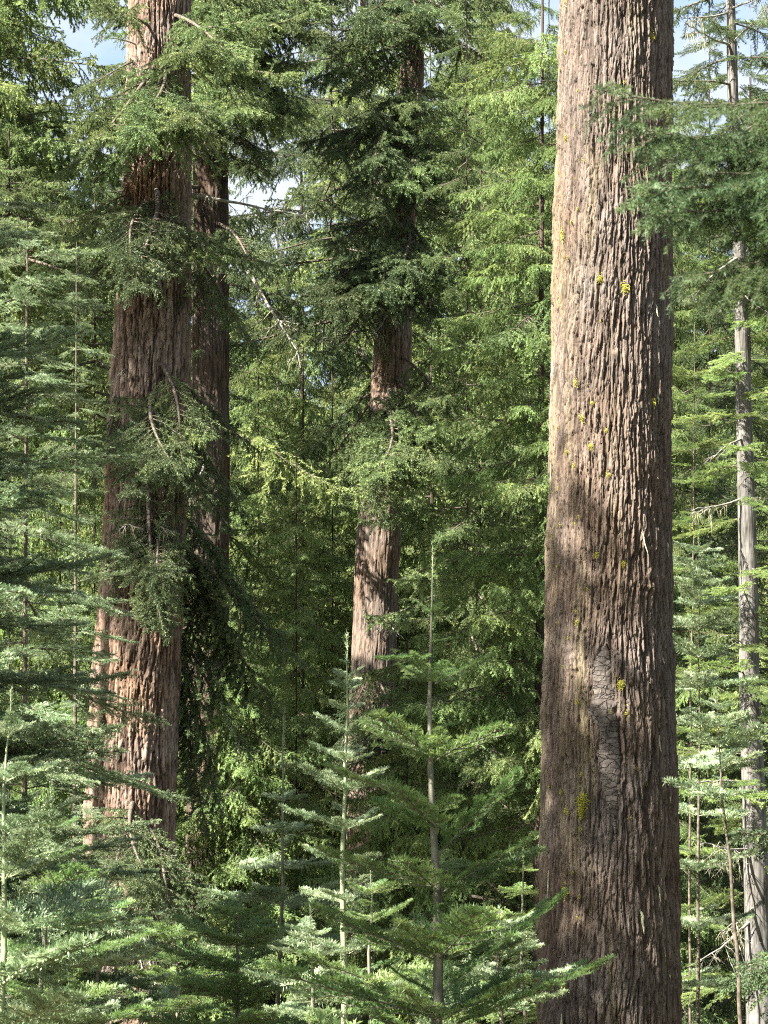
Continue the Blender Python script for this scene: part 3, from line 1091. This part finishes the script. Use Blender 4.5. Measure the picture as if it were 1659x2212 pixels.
for py0, tx, ty, td in [(115, 215, 80, 27.2), (500, 350, 640, 26.8), (430, 660, 415, 27.6), (1130, 255, 1180, 26.4),
                        (1120, 350, 1190, 26.6), (310, 400, 400, 26.8), (800, 240, 830, 27.4), (1980, 350, 2150, 26.4), (1960, 310, 2120, 26.6), (480, 385, 500, 26.6)]:
    t1.bough_to(B_DEAD, py0, (tx, ty), td, rnd, 0, 'dead_branch', sag=0.05)

# its neighbour right behind
t2 = Tree('fir_tree', 'dark upright fir trunk half hidden behind the broad reddish leaning trunk', 'tree',
          [(452, -40, 70), (456, 500, 76), (455, 1000, 80), (450, 1500, 84), (446, 2212, 90)], 37.0, top=21)
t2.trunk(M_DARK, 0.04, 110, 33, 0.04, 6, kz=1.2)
for k in range(30):
    tx, ty = rnd.uniform(430, 730), rnd.uniform(20, 350)
    if tx > 600 and ty > 300:
        continue
    t2.bough_to(B_DOUG, ty - rnd.uniform(60, 160), (tx, ty), 33.6 + abs(tx - 560) / 90, rnd, rnd.uniform(-0.4, 0.4))
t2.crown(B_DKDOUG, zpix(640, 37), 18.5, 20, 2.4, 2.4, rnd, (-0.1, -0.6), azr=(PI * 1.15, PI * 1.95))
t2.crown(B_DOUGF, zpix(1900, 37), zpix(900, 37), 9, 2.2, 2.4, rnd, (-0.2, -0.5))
for py0, tx, ty in [(530, 685, 712), (1000, 400, 1040)]:
    t2.bough_to(B_DEAD, py0, (tx, ty), 35.4, rnd, 0, 'dead_branch', sag=0.05)

# ------------------------------------------------------------------ the middle trunk
t3 = Tree('douglas_fir_tree', 'slender brown fir trunk leaning right in the centre behind the saplings', 'tree',
          [(896, -40, 46), (890, 150, 52), (862, 520, 66), (851, 700, 78), (842, 850, 86), (815, 1200, 94), (804, 1500, 96), (800, 1750, 98), (796, 2212, 100)], 38.0, top=21)
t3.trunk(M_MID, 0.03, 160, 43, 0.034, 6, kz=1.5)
for py0, tx, ty, td, k in [
    (855, 650, 1095, 37.6, 'b'), (865, 720, 1105, 37.6, 'b'), (875, 790, 1095, 34.5, 'b'), (865, 850, 1065, 34.5, 'b'), (845, 940, 975, 35.2, 'b'), (835, 1010, 945, 36, 'b'),
    (885, 900, 1125, 35, 'b'), (875, 1060, 1095, 36, 'b'), (855, 700, 1025, 37.6, 'b'), (865, 970, 1055, 35.4, 'b'), (895, 830, 1155, 34.8, 'b'), (835, 620, 1035, 37.6, 'd'),
    (560, 640, 640, 35.6, 'd'), (570, 700, 660, 35, 'd'), (560, 800, 640, 34.6, 'd'), (550, 900, 640, 34.8, 'd'), (540, 990, 650, 36, 'd'), (520, 700, 560, 35.6, 'd'),
    (540, 620, 720, 36, 'd'), (560, 760, 700, 35, 'd'), (610, 680, 800, 36, 'd'), (600, 960, 700, 36, 'd'),
    (300, 700, 380, 35.8, 'd'), (310, 800, 420, 35, 'd'), (320, 880, 430, 35, 'b'), (290, 980, 400, 36, 'b'), (300, 640, 320, 36.4, 'd'), (280, 1050, 380, 36.6, 'b'),
    (330, 780, 500, 35, 'd'), (340, 930, 500, 35.6, 'd'), (350, 1020, 480, 36, 'd'), (200, 950, 300, 36, 'b'), (180, 870, 270, 35.4, 'b'), (190, 780, 290, 35.6, 'd'),
    (60, 700, 140, 35.8, 'd'), (40, 760, 100, 35, 'd'), (20, 840, 90, 35, 'd'), (30, 980, 110, 36, 'b'), (-20, 1050, 80, 36, 'b'), (-40, 900, 40, 35.6, 'd'), (60, 640, 200, 36, 'd'),
    (-60, 760, 0, 36, 'd'), (-50, 1000, 0, 36.4, 'd'), (100, 1120, 200, 36.6, 'b'), (130, 740, 220, 36, 'd'), (-80, 640, 40, 36.4, 'd'), (-60, 1100, 20, 36, 'd'),
    (1480, 745, 1610, 36.6, 'd'), (1490, 870, 1620, 36.4, 'd'), (1500, 800, 1660, 36, 'd'), (1540, 840, 1730, 36, 'd'), (1560, 770, 1770, 36.4, 'd'), (1500, 900, 1680, 36.6, 'd'),
    (1600, 700, 1700, 37, 'd'), (1620, 900, 1720, 37, 'd'), (1660, 740, 1790, 37, 'd'), (1640, 900, 1800, 37, 'd'),
]:
    t3.bough_to(B_DOUG if k == 'b' else B_DKDOUG, py0, (tx + rnd.uniform(-10, 10), ty + rnd.uniform(-10, 10)), td, rnd, rnd.uniform(-0.3, 0.3))  # shaded boughs again take the darkened needle colour
for py0, tx, ty in [(640, 730, 660), (650, 660, 690), (690, 770, 720), (890, 900, 920), (630, 930, 690), (1340, 860, 1370), (720, 690, 690), (250, 960, 220)]:
    t3.bough_to(B_DEAD, py0, (tx, ty), 36.4, rnd, 0, 'dead_branch', sag=0.05)

# ------------------------------------------------------------------ the curtain tree beside the great trunk
t9 = Tree('hemlock_tree', 'bright yellow green conifer with hanging sprays, its trunk close behind the massive one', 'tree',
          [(1172, 0, 5), (1168, 900, 14), (1165, 2212, 30)], 30.0, top=16)
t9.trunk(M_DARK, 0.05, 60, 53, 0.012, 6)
t9.crown(B_CURT, zpix(1780, 30), 13.2, 96, 1.75, 1.25, rnd, (0.05, -0.35), azr=(PI * 0.62, PI * 1.72))

# ------------------------------------------------------------------ pale slim trunk on the right
t7 = Tree('pale_fir_tree', 'slim pale grey trunk with bare dead twigs at the right edge', 'tree',
          [(1577, -40, 20), (1583, 200, 24), (1600, 600, 30), (1607, 900, 34), (1615, 1200, 40), (1619, 1500, 44), (1629, 1750, 50), (1636, 2000, 54), (1643, 2212, 58)], 22.0, top=13)
t7.trunk(M_GREY, 0.03, 60, 63, 0.006, 6, kz=2.0)
for py0, tx, ty, td in [(1690, 1460, 1700, 21.4), (1835, 1490, 1855, 21.2), (1840, 1520, 1905, 21.5), (1230, 1660, 1235, 21.6), (1080, 1665, 1078, 21.6), (1080, 1480, 1092, 21.5),
                        (1990, 1500, 2120, 21.4), (1960, 1560, 2010, 21.3), (760, 1575, 800, 21.7), (950, 1540, 990, 21.4), (640, 1660, 700, 21.6), (1400, 1570, 1370, 21.5), (560, 1500, 640, 21.4),
                        (100, 1480, 40, 21.4), (90, 1665, 20, 21.5), (30, 1470, 30, 21.6), (20, 1680, -10, 21.3)]:
    t7.bough_to(B_DEAD, py0, (tx, ty), td, rnd, 0, 'dead_branch', sag=0.03)
t7.crown(B_FIRY, zpix(1050, 22), zpix(150, 22), 26, 0.75, 0.6, rnd, (-0.1, -0.5))
t7.crown(B_SILV, zpix(300, 22), 12.5, 20, 0.7, 0.55, rnd, (-0.05, -0.4))
t7.crown(B_DKDOUG, zpix(420, 22), 12.8, 24, 1.15, 0.9, rnd, (0.0, -0.4))
t7.crown(B_FIRY, zpix(2200, 22), zpix(1100, 22), 18, 0.9, 0.8, rnd, (0.0, -0.4))
t7.crown(B_FIRY, zpix(1700, 22), zpix(420, 22), 16, 0.7, 0.5, rnd, (-0.1, -0.6), azr=(PI * 1.2, PI * 1.8))


# ------------------------------------------------------------------ saplings and small firs
def sapling(label, top, foot, depth, wid, whorls, bset, stem_mat, lmax, name='fir_sapling', cat='sapling', group='fir saplings', nb=5, up=0.35, leader=0.35, inter=True,
            power=0.85, lean=0.0):
    tz = at(top[0], top[1], depth).z
    t = Tree(name, label, cat, [(top[0], top[1], 1.6), (top[0] * 0.72 + foot[0] * 0.28 + rnd.uniform(-5, 5), top[1] * 0.72 + foot[1] * 0.28, 1.6 + wid * 0.26),
                               (top[0] * 0.35 + foot[0] * 0.65 + rnd.uniform(-6, 6), top[1] * 0.35 + foot[1] * 0.65, 1.6 + wid * 0.62), (foot[0], foot[1], wid)], depth, group, top=tz)
    t.stem(stem_mat, 8, 'stem')
    # the leader, clothed in needles
    acc = Acc()
    zt = np.linspace(tz - leader, tz + 0.01, 5)
    P = [np.array([t.X(a) - t.base.x, 0, a - t.gz]) for a in zt]
    needles(acc, P[:-1], P[1:], np.random.default_rng(int(top[0])), 420, 0.027, 0.0045, 48, 0, 0)
    part('leader_shoot', acc.build('leader_shoot', [bset[0][0].materials[1]]), t.root)
    for q, (py, lp) in enumerate(whorls):
        z = at(0, py, depth).z
        L = lp / FPX * depth
        a0 = rnd.random() * 6
        for k in range(nb):
            if q > 1 and rnd.random() < 0.13:
                continue
            a = a0 + k * 2 * PI / nb + rnd.uniform(-0.3, 0.3)
            t.branch(bset, z + rnd.uniform(-0.015, 0.015), a, up + rnd.uniform(-0.12, 0.12) - 0.25 * q / max(1, len(whorls)), L * rnd.uniform(0.6, 1.2), rnd, rnd.uniform(-0.35, 0.35))
        if inter and q > 0:
            for k in range(1):
                t.branch(bset, z + rnd.uniform(0.06, 0.22), rnd.random() * 6.28, up * 0.6 + rnd.uniform(-0.2, 0.2), L * rnd.uniform(0.3, 0.55), rnd)
    return t


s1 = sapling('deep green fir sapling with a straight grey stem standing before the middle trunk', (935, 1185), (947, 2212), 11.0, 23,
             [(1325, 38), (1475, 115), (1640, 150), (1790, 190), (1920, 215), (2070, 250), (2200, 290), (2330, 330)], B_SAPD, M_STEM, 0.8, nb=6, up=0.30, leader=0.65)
# the two long boughs that cross the great trunk
for py0, tx, ty, td in [(2085, 1255, 1984, 11.0), (2260, 1340, 2146, 11.0), (1800, 1140, 1705, 10.8), (1480, 820, 1447, 10.8), (1940, 1170, 1845, 10.9), (1800, 700, 1700, 10.9)]:
    s1.bough_to(B_SAPD, py0, (tx, ty), td, rnd, 0, sag=0.02, idx=4 if tx > 1200 else 2)
sapling('sunlit blue green sapling with a bare leader just left of the middle trunk', (749, 1370), (752, 2212), 15.0, 15,
        [(1462, 40), (1492, 45), (1535, 50), (1585, 75), (1645, 90), (1710, 100), (1790, 125), (1870, 140), (1950, 155), (2060, 175), (2170, 190)], B_SAPS, M_STEMG, 0.5, nb=4, up=0.32, leader=0.22)
sapling('thin sapling with sparse twigs and a tall bare tip between the trunks', (614, 1530), (604, 2212), 17.0, 10,
        [(1660, 40), (1730, 60), (1800, 90), (1880, 120), (1960, 150), (2050, 180), (2140, 200), (2230, 200)], B_SAPS, M_STEM, 0.5, nb=4, up=0.15, leader=0.3)
sapling('fir sapling with thick upswept shoots and a pale tip at the left edge', (24, 1490), (2, 2212), 11.5, 16,
        [(1590, 95), (1690, 150), (1800, 190), (1900, 230), (2010, 260), (2120, 290), (2230, 300)], B_SAPS, M_STEMG, 0.6, nb=5, up=0.25, leader=0.25)
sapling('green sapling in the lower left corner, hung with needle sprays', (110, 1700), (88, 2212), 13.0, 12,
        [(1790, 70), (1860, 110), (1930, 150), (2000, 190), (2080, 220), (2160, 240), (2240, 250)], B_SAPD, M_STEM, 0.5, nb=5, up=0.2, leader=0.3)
sapling('short dark sapling tucked between the sunlit sapling and the deep green one', (800, 1860), (802, 2212), 13.0, 9,
        [(1930, 60), (1990, 90), (2050, 120), (2120, 150), (2190, 170)], B_SAPD, M_STEM, 0.4, nb=4, up=0.2, leader=0.25)
sapling('low bushy sapling under the broad reddish trunk, shoots pointing right', (215, 1900), (205, 2212), 14.5, 10,
        [(1960, 60), (2015, 100), (2075, 140), (2140, 170), (2200, 190), (2260, 210)], B_SAPS, M_STEM, 0.5, nb=5, up=0.15, leader=0.15)
sapling('dense green sapling filling the foot of the picture below the thin sapling', (520, 1930), (515, 2212), 16.0, 10,
        [(1985, 90), (2040, 140), (2100, 180), (2160, 210), (2230, 230)], B_SAPD, M_STEM, 0.5, nb=5, up=0.15, leader=0.15)
sapling('low fir sapling right under the deep green one, pale tipped', (1080, 1960), (1085, 2212), 14.0, 10,
        [(2010, 80), (2060, 120), (2120, 160), (2180, 190), (2250, 210)], B_SAPS, M_STEM, 0.5, nb=5, up=0.15, leader=0.15)
sapling('half hidden sapling with yellowish tips left of the massive trunk foot', (1130, 1830), (1132, 2212), 19.0, 9,
        [(1880, 60), (1930, 85), (1985, 110), (2050, 130), (2120, 150), (2190, 160)], B_FIRY, M_STEM, 0.5, nb=5, up=0.12, leader=0.15)
sapling('broad low sapling at the bottom with sprays over the reddish trunk foot', (380, 1990), (385, 2212), 18.0, 10,
        [(2030, 90), (2080, 130), (2130, 170), (2190, 200), (2250, 210)], B_SAPD, M_STEM, 0.5, nb=5, up=0.12, leader=0.12)
sapling('sunny sapling with stiff pale shoots between the thin one and the bottom edge', (670, 1960), (672, 2212), 13.5, 9,
        [(2020, 70), (2070, 100), (2130, 130), (2190, 160)], B_SAPS, M_STEM, 0.5, nb=4, up=0.2, leader=0.2)

s7 = sapling('small fir right of the massive trunk with stiff layered sprays, tip touching shadow', (1510, 1165), (1506, 2212), 20.0, 8,
             [(1195, 55), (1230, 70), (1268, 85), (1310, 95), (1360, 105), (1420, 115), (1490, 120), (1570, 125), (1660, 130), (1760, 135), (1880, 140), (2000, 145), (2130, 150)],
             B_SAPS, M_TWIG, 0.5, name='small_fir_tree', cat='tree', group='small firs at the right', nb=5, up=0.2, leader=0.12)
s8 = sapling('young fir with a leaning dark tip in front of the pale slim trunk', (1545, 1495), (1600, 2212), 15.0, 10,
             [(1530, 55), (1570, 80), (1615, 105), (1665, 120), (1720, 130)],
             B_SAPS, M_TWIG, 0.5, name='small_fir_tree', cat='tree', group='small firs at the right', nb=5, up=0.2, leader=0.12)
sapling('sunlit fir with green layers between the massive trunk and the pale one', (1500, 700), (1490, 2212), 24.0, 6,
        [(760, 60), (810, 75), (860, 90), (910, 100), (970, 110), (1040, 110), (1130, 115), (1230, 120), (1340, 120), (1450, 125), (1580, 125), (1700, 130), (1840, 130), (1980, 135), (2110, 135)], B_FIRY, M_TWIG, 0.5, name='small_fir_tree', cat='tree', group='small firs at the right', nb=5, up=0.05, leader=0.2)
sapling('yellow tinged fir whose sprays enter at the right edge above the pale trunk', (1700, 560), (1720, 2212), 18.0, 14,
        [(640, 80), (700, 110), (780, 120), (880, 110), (1000, 100), (1120, 100), (1400, 110), (1480, 110), (1560, 110), (1650, 120)], B_FIRY, M_TWIG, 0.5, name='small_fir_tree', cat='tree', group='small firs at the right',
        nb=5, up=0.05, leader=0.2)

# ------------------------------------------------------------------ silver firs down the left side
sf1 = Tree('silver_fir_tree', 'silver fir with frosted layered sprays reaching in from the left edge', 'tree',
           [(-240, 300, 20), (-250, 2212, 44)], 15.0, 'silver firs along the left edge', top=7.6)
sf1.trunk(M_GREY, 0.05, 40, 73, 0.006, 6)
sf1.crown(B_SILV, zpix(2200, 15), zpix(400, 15), 96, 1.75, 0.95, rnd, (0.15, -0.35), azr=(-2.1, 0.8), jit=0.2)
sf2 = Tree('silver_fir_tree', 'silver fir standing behind the frosted one, sprays in half shade', 'tree',
           [(60, 300, 3), (50, 2212, 14)], 20.0, 'silver firs along the left edge', top=zpix(470, 20))
sf2.trunk(M_TWIG, 0.05, 40, 74, 0.006, 6)
sf2.crown(B_SILV, zpix(2200, 20), zpix(480, 20), 90, 1.5, 0.5, rnd, (0.12, -0.4))
sf3 = Tree('silver_fir_tree', 'silver fir half hidden between the frosted firs and the reddish trunk', 'tree',
           [(165, 700, 3), (160, 2212, 12)], 24.0, 'silver firs along the left edge', top=8.5)
sf3.trunk(M_TWIG, 0.05, 40, 75, 0.006, 6)
sf3.crown(B_SILV, zpix(2200, 24), 8.3, 70, 0.75, 0.3, rnd, (0.12, -0.4))

sf0 = Tree('silver_fir_tree', 'unseen fir beyond the left edge, added to shade the deep green sapling', 'tree',
           [(-640, 300, 30), (-640, 2212, 60)], 8.8, 'silver firs along the left edge', top=7.0)
sf0.trunk(M_GREY, 0.05, 40, 76, 0.006, 6)  # unseen fir, added only for its shade on the sapling
sf0.crown(B_SILV, 2.2, 6.9, 22, 1.5, 0.4, rnd, (0.12, -0.25))

for lab, x_, y_, z0, z1, L_ in [('tall dense unseen fir beyond the left edge that shades the lower massive trunk', -5.5, 12.7, 8.0, 13.2, 1.75),
                               ('dense unseen fir beyond the right edge, added to block sky light', 4.6, 14.5, 0.6, 12, 2.0),
                               ('nearer unseen fir beyond the right edge, added to block sky light', 4.3, 10.5, 0.6, 10, 1.9),
                               ('tall unseen fir far beyond the left edge, added to shade the reddish leaning trunk', -9.4, 23.3, 12.5, 17.4, 1.8)]:
    px_ = IW / 2 + x_ / y_ * FPX * math.cos(PITCH)
    t = Tree('shade_fir_tree', lab, 'tree', [(px_, 300, 40), (px_, 2212, 110)], y_, 'firs outside the frame', top=z1 + 0.3)  # unseen firs put in to shade the trunks and cut sky light
    t.zs[:], t.xs[:] = t.zs, x_
    t.root.location.x = t.base.x = x_
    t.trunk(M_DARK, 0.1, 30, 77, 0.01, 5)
    t.crown(B_DKDOUG, z0, z1, 74 if 'lower massive' in lab else 100, L_, L_ * (0.3 if 'lower massive' in lab else 0.55), rnd, (0.0, -0.4))

# ------------------------------------------------------------------ the near bough at the right
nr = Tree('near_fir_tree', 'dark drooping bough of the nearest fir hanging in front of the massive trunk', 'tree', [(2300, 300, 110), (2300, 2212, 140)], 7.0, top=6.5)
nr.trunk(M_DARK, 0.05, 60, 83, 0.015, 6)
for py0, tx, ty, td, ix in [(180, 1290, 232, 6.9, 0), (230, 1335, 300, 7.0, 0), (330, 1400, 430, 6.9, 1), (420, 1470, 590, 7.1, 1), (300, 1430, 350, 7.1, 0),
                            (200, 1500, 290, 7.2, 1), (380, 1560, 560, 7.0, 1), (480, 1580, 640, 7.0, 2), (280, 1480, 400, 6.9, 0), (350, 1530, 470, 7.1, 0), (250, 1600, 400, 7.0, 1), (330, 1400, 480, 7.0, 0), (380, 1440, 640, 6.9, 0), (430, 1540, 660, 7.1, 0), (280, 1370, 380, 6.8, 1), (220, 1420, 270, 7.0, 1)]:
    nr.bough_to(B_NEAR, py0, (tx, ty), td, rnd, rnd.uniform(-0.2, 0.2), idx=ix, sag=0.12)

# ------------------------------------------------------------------ trees behind
BG = [  # label, pixel at the foot, pixel at the top, depth, trunk width, crown set, n, L, top z
    ('tall shaggy fir behind the frosted silver firs at the left edge', -40, -30, 36, 34, B_DOUGF, 90, 2.6, 17.5),
    ('tall sunlit fir rising left of the blue sky gap', -80, -85, 44, 40, B_DOUGF, 95, 2.6, 22),
    ('shorter fir just under the blue sky gap, left of the reddish trunk', 210, 205, 50, 30, B_DOUGF, 80, 2.6, 16.8),
    ('slim pale trunk just left of the middle leaning trunk', 786, 784, 54, 44, B_DOUGF, 60, 2.8, 26),
    ('shaggy fir crowding the upper left corner above the frosted firs', -130, -135, 31, 22, B_DOUG, 95, 1.6, 14.5),
    ('dense fir seen between the dark upright trunk and the pale slim one', 600, 600, 50, 36, B_DOUGF, 95, 2.9, 16),
    ('fir in open sun right behind the reddish leaning trunk', 350, 352, 58, 34, B_DOUGF, 90, 3.0, 27),
    ('distant fir with a short dark trunk above the thin sapling', 655, 650, 62, 52, B_DKF, 80, 3.4, 30),
    ('shaggy fir close behind the middle leaning trunk, right of it', 935, 930, 46, 40, B_DOUGF, 98, 2.6, 22),
    ('drooping conifer behind the deep green sapling', 1035, 1040, 42, 44, B_DOUGF, 98, 2.5, 20),
    ('fir filling the gap left of the bright hanging sprays', 1090, 1095, 52, 36, B_DOUGF, 95, 3.0, 24),
    ('dark fir behind the tip of the deep green sapling', 990, 985, 66, 44, B_DKF, 90, 3.6, 24),
    ('fir hidden largely by the massive trunk', 1300, 1300, 55, 40, B_DOUGF, 70, 3.0, 25),
    ('green fir behind the small layered fir at right', 1470, 1470, 40, 34, B_DOUGF, 95, 2.2, 14.5),
    ('tall fir in shade behind the pale slim trunk', 1570, 1565, 48, 36, B_DKF, 95, 2.6, 17),
    ('sunny fir at the far right edge behind the pale trunk', 1680, 1680, 38, 40, B_DOUGF, 90, 2.3, 14),
    ('fir low behind the sunlit sapling', 700, 700, 44, 26, B_DOUGF, 80, 2.4, 9.5),
    ('low bright fir between the reddish trunk and the thin sapling', 520, 520, 33, 24, B_CURTF, 95, 1.9, 5.2),
    ('bright young conifer behind the deep green sapling whorls', 880, 880, 30, 22, B_CURTF, 70, 1.6, 4.2),
    ('bright conifer low behind the silver firs', 130, 130, 32, 26, B_CURTF, 95, 2.0, 9.5),
    ('broad shaggy fir behind the lower reddish trunk', 300, 300, 40, 30, B_DOUGF, 95, 2.4, 18),
    ('shaggy fir behind the spot where the two left trunks part', 560, 556, 43, 30, B_DOUGF, 98, 2.2, 12.6),
    ('dark shaggy fir above the middle of the scene, left of the middle trunk', 720, 716, 41, 30, B_DKDOUG, 98, 2.5, 19),
    ('olive fir between the middle trunk and the hanging sprays', 1010, 1008, 36, 26, B_DOUG, 98, 2.1, 17),
    ('green fir with its trunk lost among boughs at the left side', 20, 20, 29, 26, B_DOUG, 98, 1.7, 11),
    ('olive green fir behind the frosted sprays, left of the reddish trunk', 205, 205, 33, 26, B_DOUG, 90, 1.8, 11.6),
    ('thick fir behind the narrow gap right of the massive trunk', 1440, 1440, 30, 24, B_CURT, 95, 1.4, 11.5),
    ('shady fir behind the bare dead twigs of the pale trunk', 1620, 1620, 31, 26, B_DKDOUG, 95, 1.5, 12.5),
    ('fir low behind the middle trunk foot', 840, 840, 43, 26, B_CURTF, 95, 2.3, 12),
    ('dark drooping fir against the sky right of the massive trunk top', 1535, 1532, 34, 22, B_DKDOUG, 95, 1.5, 15.2),
    ('fir wedged between the massive trunk and the hanging sprays, tall and thin', 1185, 1186, 47, 26, B_DOUGF, 95, 2.0, 20.5),
    ('light green fir filling the gap where the reddish and middle trunks stand apart', 655, 655, 41, 26, B_DOUGF, 80, 2.1, 11.5),
    ('dark fir behind the pair of left trunks, its boughs in their gap', 470, 470, 47, 26, B_DKF, 98, 2.4, 14),
    ('tall green fir over the middle trunk top', 830, 830, 48, 26, B_DOUGF, 98, 2.4, 21),
    ('dark conifer far behind the pale slim trunk top', 1625, 1622, 52, 24, B_DKF, 90, 2.2, 21),
    ('bushy bright fir in the hollow left of the middle trunk', 640, 640, 34.5, 22, B_CURT, 80, 1.35, 7.6),
    ('green fir under the sapling tips left of the middle trunk', 730, 725, 52, 30, B_DOUGF, 80, 2.6, 8.5),
]
ZLO = {'tall shaggy fir behind': 620, 'dark shaggy fir above': 720, 'shaggy fir crowding': 560, 'green fir with its trunk lost': 560, 'olive green fir behind': 900}
for q, (lab, pf, pt, dep, wd, bs, n, L, tz) in enumerate(BG):
    t = Tree('conifer_tree', lab, 'tree', [(pt, 0, wd * (0.3 if 'trunk just' in lab else 0.02)), (pf, 2212, wd * (1.0 if 'trunk just' in lab else 0.5 if 'short dark trunk' in lab else 0.10))], dep, 'conifers standing behind', top=tz + 0.5)
    t.trunk(M_DARK, 0.12, 28, 120 + q, 0.03, 5)
    zlo = max(zpix(2190, dep), t.gz + 0.4)
    for kk, yy in ZLO.items():
        if lab.startswith(kk):
            zlo, n = zpix(yy, dep), n // 2
    ftop = zpix(-150, dep)
    hi = min(tz, ftop)
    taper = 0.25 if tz < ftop else 0.75
    t.crown(bs, zlo, hi, n, L * 1.15, L * 1.15 * taper, rnd, (0.0, -0.45))

# ------------------------------------------------------------------ far wood: one mass
src_a = next(o for o in scene.objects if o.data is B_DOUGF[0][0])
src_b = next(o for o in scene.objects if o.data is B_DKF[1][0])
rw = np.random.default_rng(99)
P, RO, SC, KD = [], [], [], []
for k in range(105):
    y = rw.uniform(64, 122)
    hx = y * 0.21
    x = rw.uniform(-hx, hx) * 1.15
    H = rw.uniform(26, 46) * (y / 95)
    pxx = IW / 2 + x / y * FPX * math.cos(PITCH)
    for lo, hi, pyy in ((120, 290, 190), (470, 600, 540), (1440, 1560, 120), (650, 720, 1480)):
        if lo - 25 < pxx < hi + 25:
            H = min(H, zpix(pyy, y) + rw.uniform(-2, 1.0))
    z0 = ground_z(x, y)
    nb = 64
    for b in range(nb):
        f = (b + rw.random()) / nb
        z = z0 + 0.5 + (H - 0.5) * f
        P.append((x, y, z))
        RO.append((0.0, rw.uniform(0.05, 0.4), rw.random() * 6.283))
        SC.append(1.7 * (1 - f) ** 0.5 + 0.35)
        KD.append(k % 3 == 0)
me = bpy.data.meshes.new('far_wood')
me.vertices.add(len(P))
me.vertices.foreach_set('co', np.array(P, np.float32).ravel())
a_ = me.attributes.new('rot', 'FLOAT_VECTOR', 'POINT')
a_.data.foreach_set('vector', np.array(RO, np.float32).ravel())
a_ = me.attributes.new('scl', 'FLOAT', 'POINT')
a_.data.foreach_set('value', np.array(SC, np.float32))
a_ = me.attributes.new('dark', 'BOOLEAN', 'POINT')
a_.data.foreach_set('value', np.array(KD, bool))
fw = part('far_wood', me, None)
fw['kind'] = 'stuff'
fw['label'] = 'far off conifer wood in sun, filling the gaps between trunks'
fw['category'] = 'forest'
gn = bpy.data.node_groups.new('far wood', 'GeometryNodeTree')
gn.interface.new_socket('Geometry', in_out='INPUT', socket_type='NodeSocketGeometry')
gn.interface.new_socket('Geometry', in_out='OUTPUT', socket_type='NodeSocketGeometry')
N, L = gn.nodes, gn.links
gi, go = N.new('NodeGroupInput'), N.new('NodeGroupOutput')
join = N.new('GeometryNodeJoinGeometry')


def named(nm, ty):
    n_ = N.new('GeometryNodeInputNamedAttribute')
    n_.data_type = ty
    n_.inputs['Name'].default_value = nm
    return n_.outputs['Attribute']


for src, inv in ((src_a, True), (src_b, False)):
    iop = N.new('GeometryNodeInstanceOnPoints')
    oi = N.new('GeometryNodeObjectInfo')
    oi.transform_space = 'ORIGINAL'
    oi.inputs['Object'].default_value = src
    oi.inputs['As Instance'].default_value = True
    sel = named('dark', 'BOOLEAN')
    if inv:
        nn = N.new('FunctionNodeBooleanMath')
        nn.operation = 'NOT'
        L.new(sel, nn.inputs[0])
        sel = nn.outputs[0]
    L.new(gi.outputs[0], iop.inputs['Points'])
    L.new(sel, iop.inputs['Selection'])
    L.new(oi.outputs['Geometry'], iop.inputs['Instance'])
    L.new(named('rot', 'FLOAT_VECTOR'), iop.inputs['Rotation'])
    L.new(named('scl', 'FLOAT'), iop.inputs['Scale'])
    L.new(iop.outputs[0], join.inputs[0])
L.new(join.outputs[0], go.inputs[0])
md = fw.modifiers.new('wood', 'NODES')
md.node_group = gn
